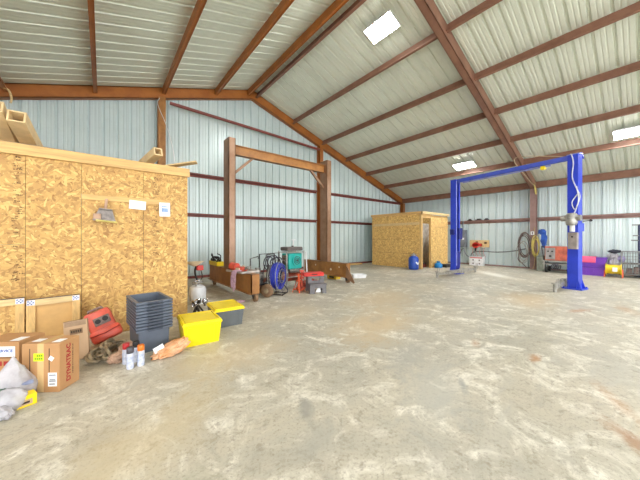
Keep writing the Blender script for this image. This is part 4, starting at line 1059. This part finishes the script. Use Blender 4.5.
b = MB(); b.box(-.205, .205, -.115, .115, .552, .59, .008); b.build('lid', mat('sage_grey_dark', (140, 148, 136), .6), o)

# purple totes with pink cloth
def ptote(label, z):
    o = thing('storage_tote', label, 'tote', (13.4, 1.14, z), 0, 'stacked purple totes')
    b = MB(); b.frustum(-.25, .25, -.27, .27, 0, -.29, .29, -.31, .31, .27, (True, False)); b.build('body', PURPLE, o, solid=.008)
    b = MB(); b.box(-.31, .31, -.33, .33, .272, .315, .012); b.build('lid', mat('deep_purple_lid', (104, 54, 172), .42, var=.05), o)
    for y in (-.18, 0, .18):
        b = MB(); b.frustum(-.262, -.25, y - .02, y + .02, .02, -.30, -.28, y - .02, y + .02, .25); b.build('rib', PURPLE, o)
ptote('lower of two stacked purple plastic totes, resting on the floor', 0); ptote('upper of two stacked purple plastic totes', .316)
b = MB()
# pink cloth folded over the front edge of the upper tote
n, m_ = 14, 12
g = [[None] * (m_ + 1) for _ in range(n + 1)]
for i in range(n + 1):
    for j in range(m_ + 1):
        y = 1.42 - .36 * i / n; s_ = j / m_ * .5
        wv = .012 * noise.noise(Vector((i * .5, j * .5, 2)))
        if s_ < .3: p = (13.37 - s_, y, .648 + abs(wv))
        else: p = (13.068 - abs(wv) - .01, y + .06 * (s_ - .3), .648 - (s_ - .3))
        g[i][j] = b.b.verts.new(p)
for i in range(n):
    for j in range(m_): b._face([g[i][j], g[i + 1][j], g[i + 1][j + 1], g[i][j + 1]])
tag(b.build('cloth', PINK, None, True, solid=.008), 'pink cloth draped over the front of the upper purple tote', 'cloth')
o = thing('plastic_bag', 'white bag with dark bundle on top beside the purple totes', 'bag', (13.58, .68, 0))
b = MB(); b.blob((0, 0, .32), (.17, .15, .33), .25, 2.2, 17, flat=.004); b.blob((-.02, .02, .66), (.1, .13, .12), .3, 2.6, 6); b.build('film', BAG, o, True)
b = MB(); b.blob((0, -.02, .84), (.09, .15, .06), .35, 2.4, 12); b.build('dark_bundle', mat('dark_bundle', (52, 54, 70), .6), o, True)
b = MB(); b.blob((-.02, -.17, .6), (.07, .1, .1), .3, 2.4, 19); b.build('lilac_bundle', mat('lilac_cloth', (168, 160, 206), .7), o, True)
o = thing('portable_winch', 'yellow winch drum on orange stand beside the grey wire rack', 'winch', (13.15, .66, 0))
b = MB(); b.cyl((0, -.16, .26), (0, .16, .26), .15, n=24); b.build('drum', mat('winch_yellow', (236, 204, 24), .42, var=.08), o, True)
b = MB(); b.cyl((0, -.18, .26), (0, -.161, .26), .185, n=28); b.cyl((0, .161, .26), (0, .18, .26), .185, n=28); b.build('flange', mat('winch_yellow', (236, 204, 24)), o, True)
b = MB(); b.box(-.2, -.12, -.09, .02, .2, .33, .01); b.build('white_tag', PAPER, o)
for y in (-.2, .2):
    b = MB(); b.bar((-.17, y, .012), (0, y, .26), .02, .03, (0, 1, 0)); b.bar((.17, y, .012), (0, y, .26), .02, .03, (0, 1, 0)); b.bar((-.2, y, .012), (.2, y, .012), .024, .024)
    b.build('side_stand', ORANGE, o)
# wire rack
o = thing('wire_rack', 'grey wire rack on legs against right wall at the picture edge', 'rack', (13.45, .05, 0))
b = MB()
for x in (-.22, .22):
    for y in (-.48, .44): b.cyl((x, y, 0), (x, y, .85), .018, n=8)
for z in (.12, .45, .85):
    for x in (-.22, .22): b.cyl((x, -.48, z), (x, .44, z), .014, n=8)
    for y in (-.48, .44): b.cyl((-.22, y, z), (.22, y, z), .014, n=8)
b.build('frame', CAGE, o, True)
b = MB()
for i in range(16): b.cyl((-.22, -.46 + i * .06, .12), (-.22, -.46 + i * .06, .85), .005, n=5); b.cyl((.22, -.46 + i * .06, .12), (.22, -.46 + i * .06, .85), .005, n=5)
for j in range(7): b.cyl((-.225, -.48, .2 + j * .1), (-.225, .44, .2 + j * .1), .005, n=5)
b.build('wire_mesh', CAGE, o)
b = MB(); b.box(-.2, .2, -.44, .4, .455, .47); b.box(-.2, .2, -.44, .4, .125, .14); b.build('shelf', mat('worn_shelf', (130, 118, 116), .5, var=.2), o)
b = MB()
for i in range(5): b.box(-.16, .1, -.42 + i * .16, -.30 + i * .16, .14, .3 + .05 * (i % 2), .01)
b.build('contents', mat('rack_contents', (140, 116, 112), .6, var=.25, scale=14), o)
o = thing('jack_pole', 'dark blue upright pole with cross arms behind the wire rack', 'pole stand', (13.88, .12, 0))
b = MB(); b.cyl((0, 0, .03), (0, 0, 1.75), .035, n=12); b.build('pole', mat('navy_paint', (52, 56, 96), .45), o, True)
for ya, yb, z in ((-.16, .16, 1.72), (-.18, .14, 1.36), (-.05, .18, 1.2)):
    b = MB(); b.box(-.03, .03, ya, yb, z, z + .04); b.build('cross_arm', CAGE, o)
b = MB(); b.cyl((0, 0, 0), (0, 0, .03), .12, n=20); b.build('base', DARK, o)

# ------------------------------------------------------------------ lamps
GLOW = emit_mat('led_diffuser', (1.0, .99, .97, 1), 98)
def lamp(label, x, y, drop=.14, L=.74, Wd=.40):
    sl = math.atan(SL) * (1 if x > PX else -1)
    o = thing('ceiling_light', label, 'ceiling light', (x, y, zr(x) - drop), 0, 'LED panels under the roof')
    o.rotation_euler = (0, sl, 0)
    b = MB(); b.box(-Wd / 2 - .02, Wd / 2 + .02, -L / 2 - .02, L / 2 + .02, .0, .05, .006); b.build('housing', WHITE, o)
    b = MB(); b.box(-Wd / 2, Wd / 2, -L / 2, L / 2, -.012, -.001); b.build('diffuser', GLOW, o)
    b = MB()
    for yy in (-L / 3, L / 3): b.cyl((0, yy, .05), (0, yy, drop + .02), .006, n=6)
    b.build('hanger', DARK, o)
lamp('bright LED panel nearest the ridge, high above the gantry', 5.2, 4.02)
lamp('bright LED panel above the left lift column', 11.55, 4.72)
lamp('bright LED panel cut by the right picture edge, above the right lift column', 11.55, .2)
lamp('LED panel near the ridge behind the camera', 5.2, -1.2)
lamp('LED panel on the left slope beside the camera', -2.7, 1.0)
lamp('LED panel on the left slope behind the camera', -2.7, -3.6)
lamp('LED panel near the right wall behind the camera', 11.55, -4.3)  # out of view, shifted to throw more light on the right wall
lamp('LED panel on the right slope, farthest behind the camera', 11.55, -8.0)  # extra unseen lamp, added to lift the right wall's brightness

# ------------------------------------------------------------------ daylight
w = bpy.data.worlds.new('overcast_sky'); SC.world = w; w.use_nodes = True
nt = w.node_tree; bg = nt.nodes['Background']; bg.inputs[0].default_value = (.98, .99, 1.0, 1); bg.inputs[1].default_value = 4.9

# ------------------------------------------------------------------ camera
cam = bpy.data.cameras.new('camera'); co = bpy.data.objects.new('camera', cam); COL.objects.link(co)
co.location = (0, 0, 1.3); co.rotation_euler = (PI / 2, 0, -math.radians(39.3))
cam.sensor_width = 36; cam.lens = 266 / 640 * 36; cam.shift_y = -2 / 640; cam.clip_start = .05; cam.clip_end = 200
SC.camera = co
vs = SC.view_settings
SC.display_settings.display_device = 'sRGB'
vs.view_transform = 'Standard'; vs.look = 'None'; vs.exposure = 0.20; vs.gamma = 1.0; vs.use_curve_mapping = False
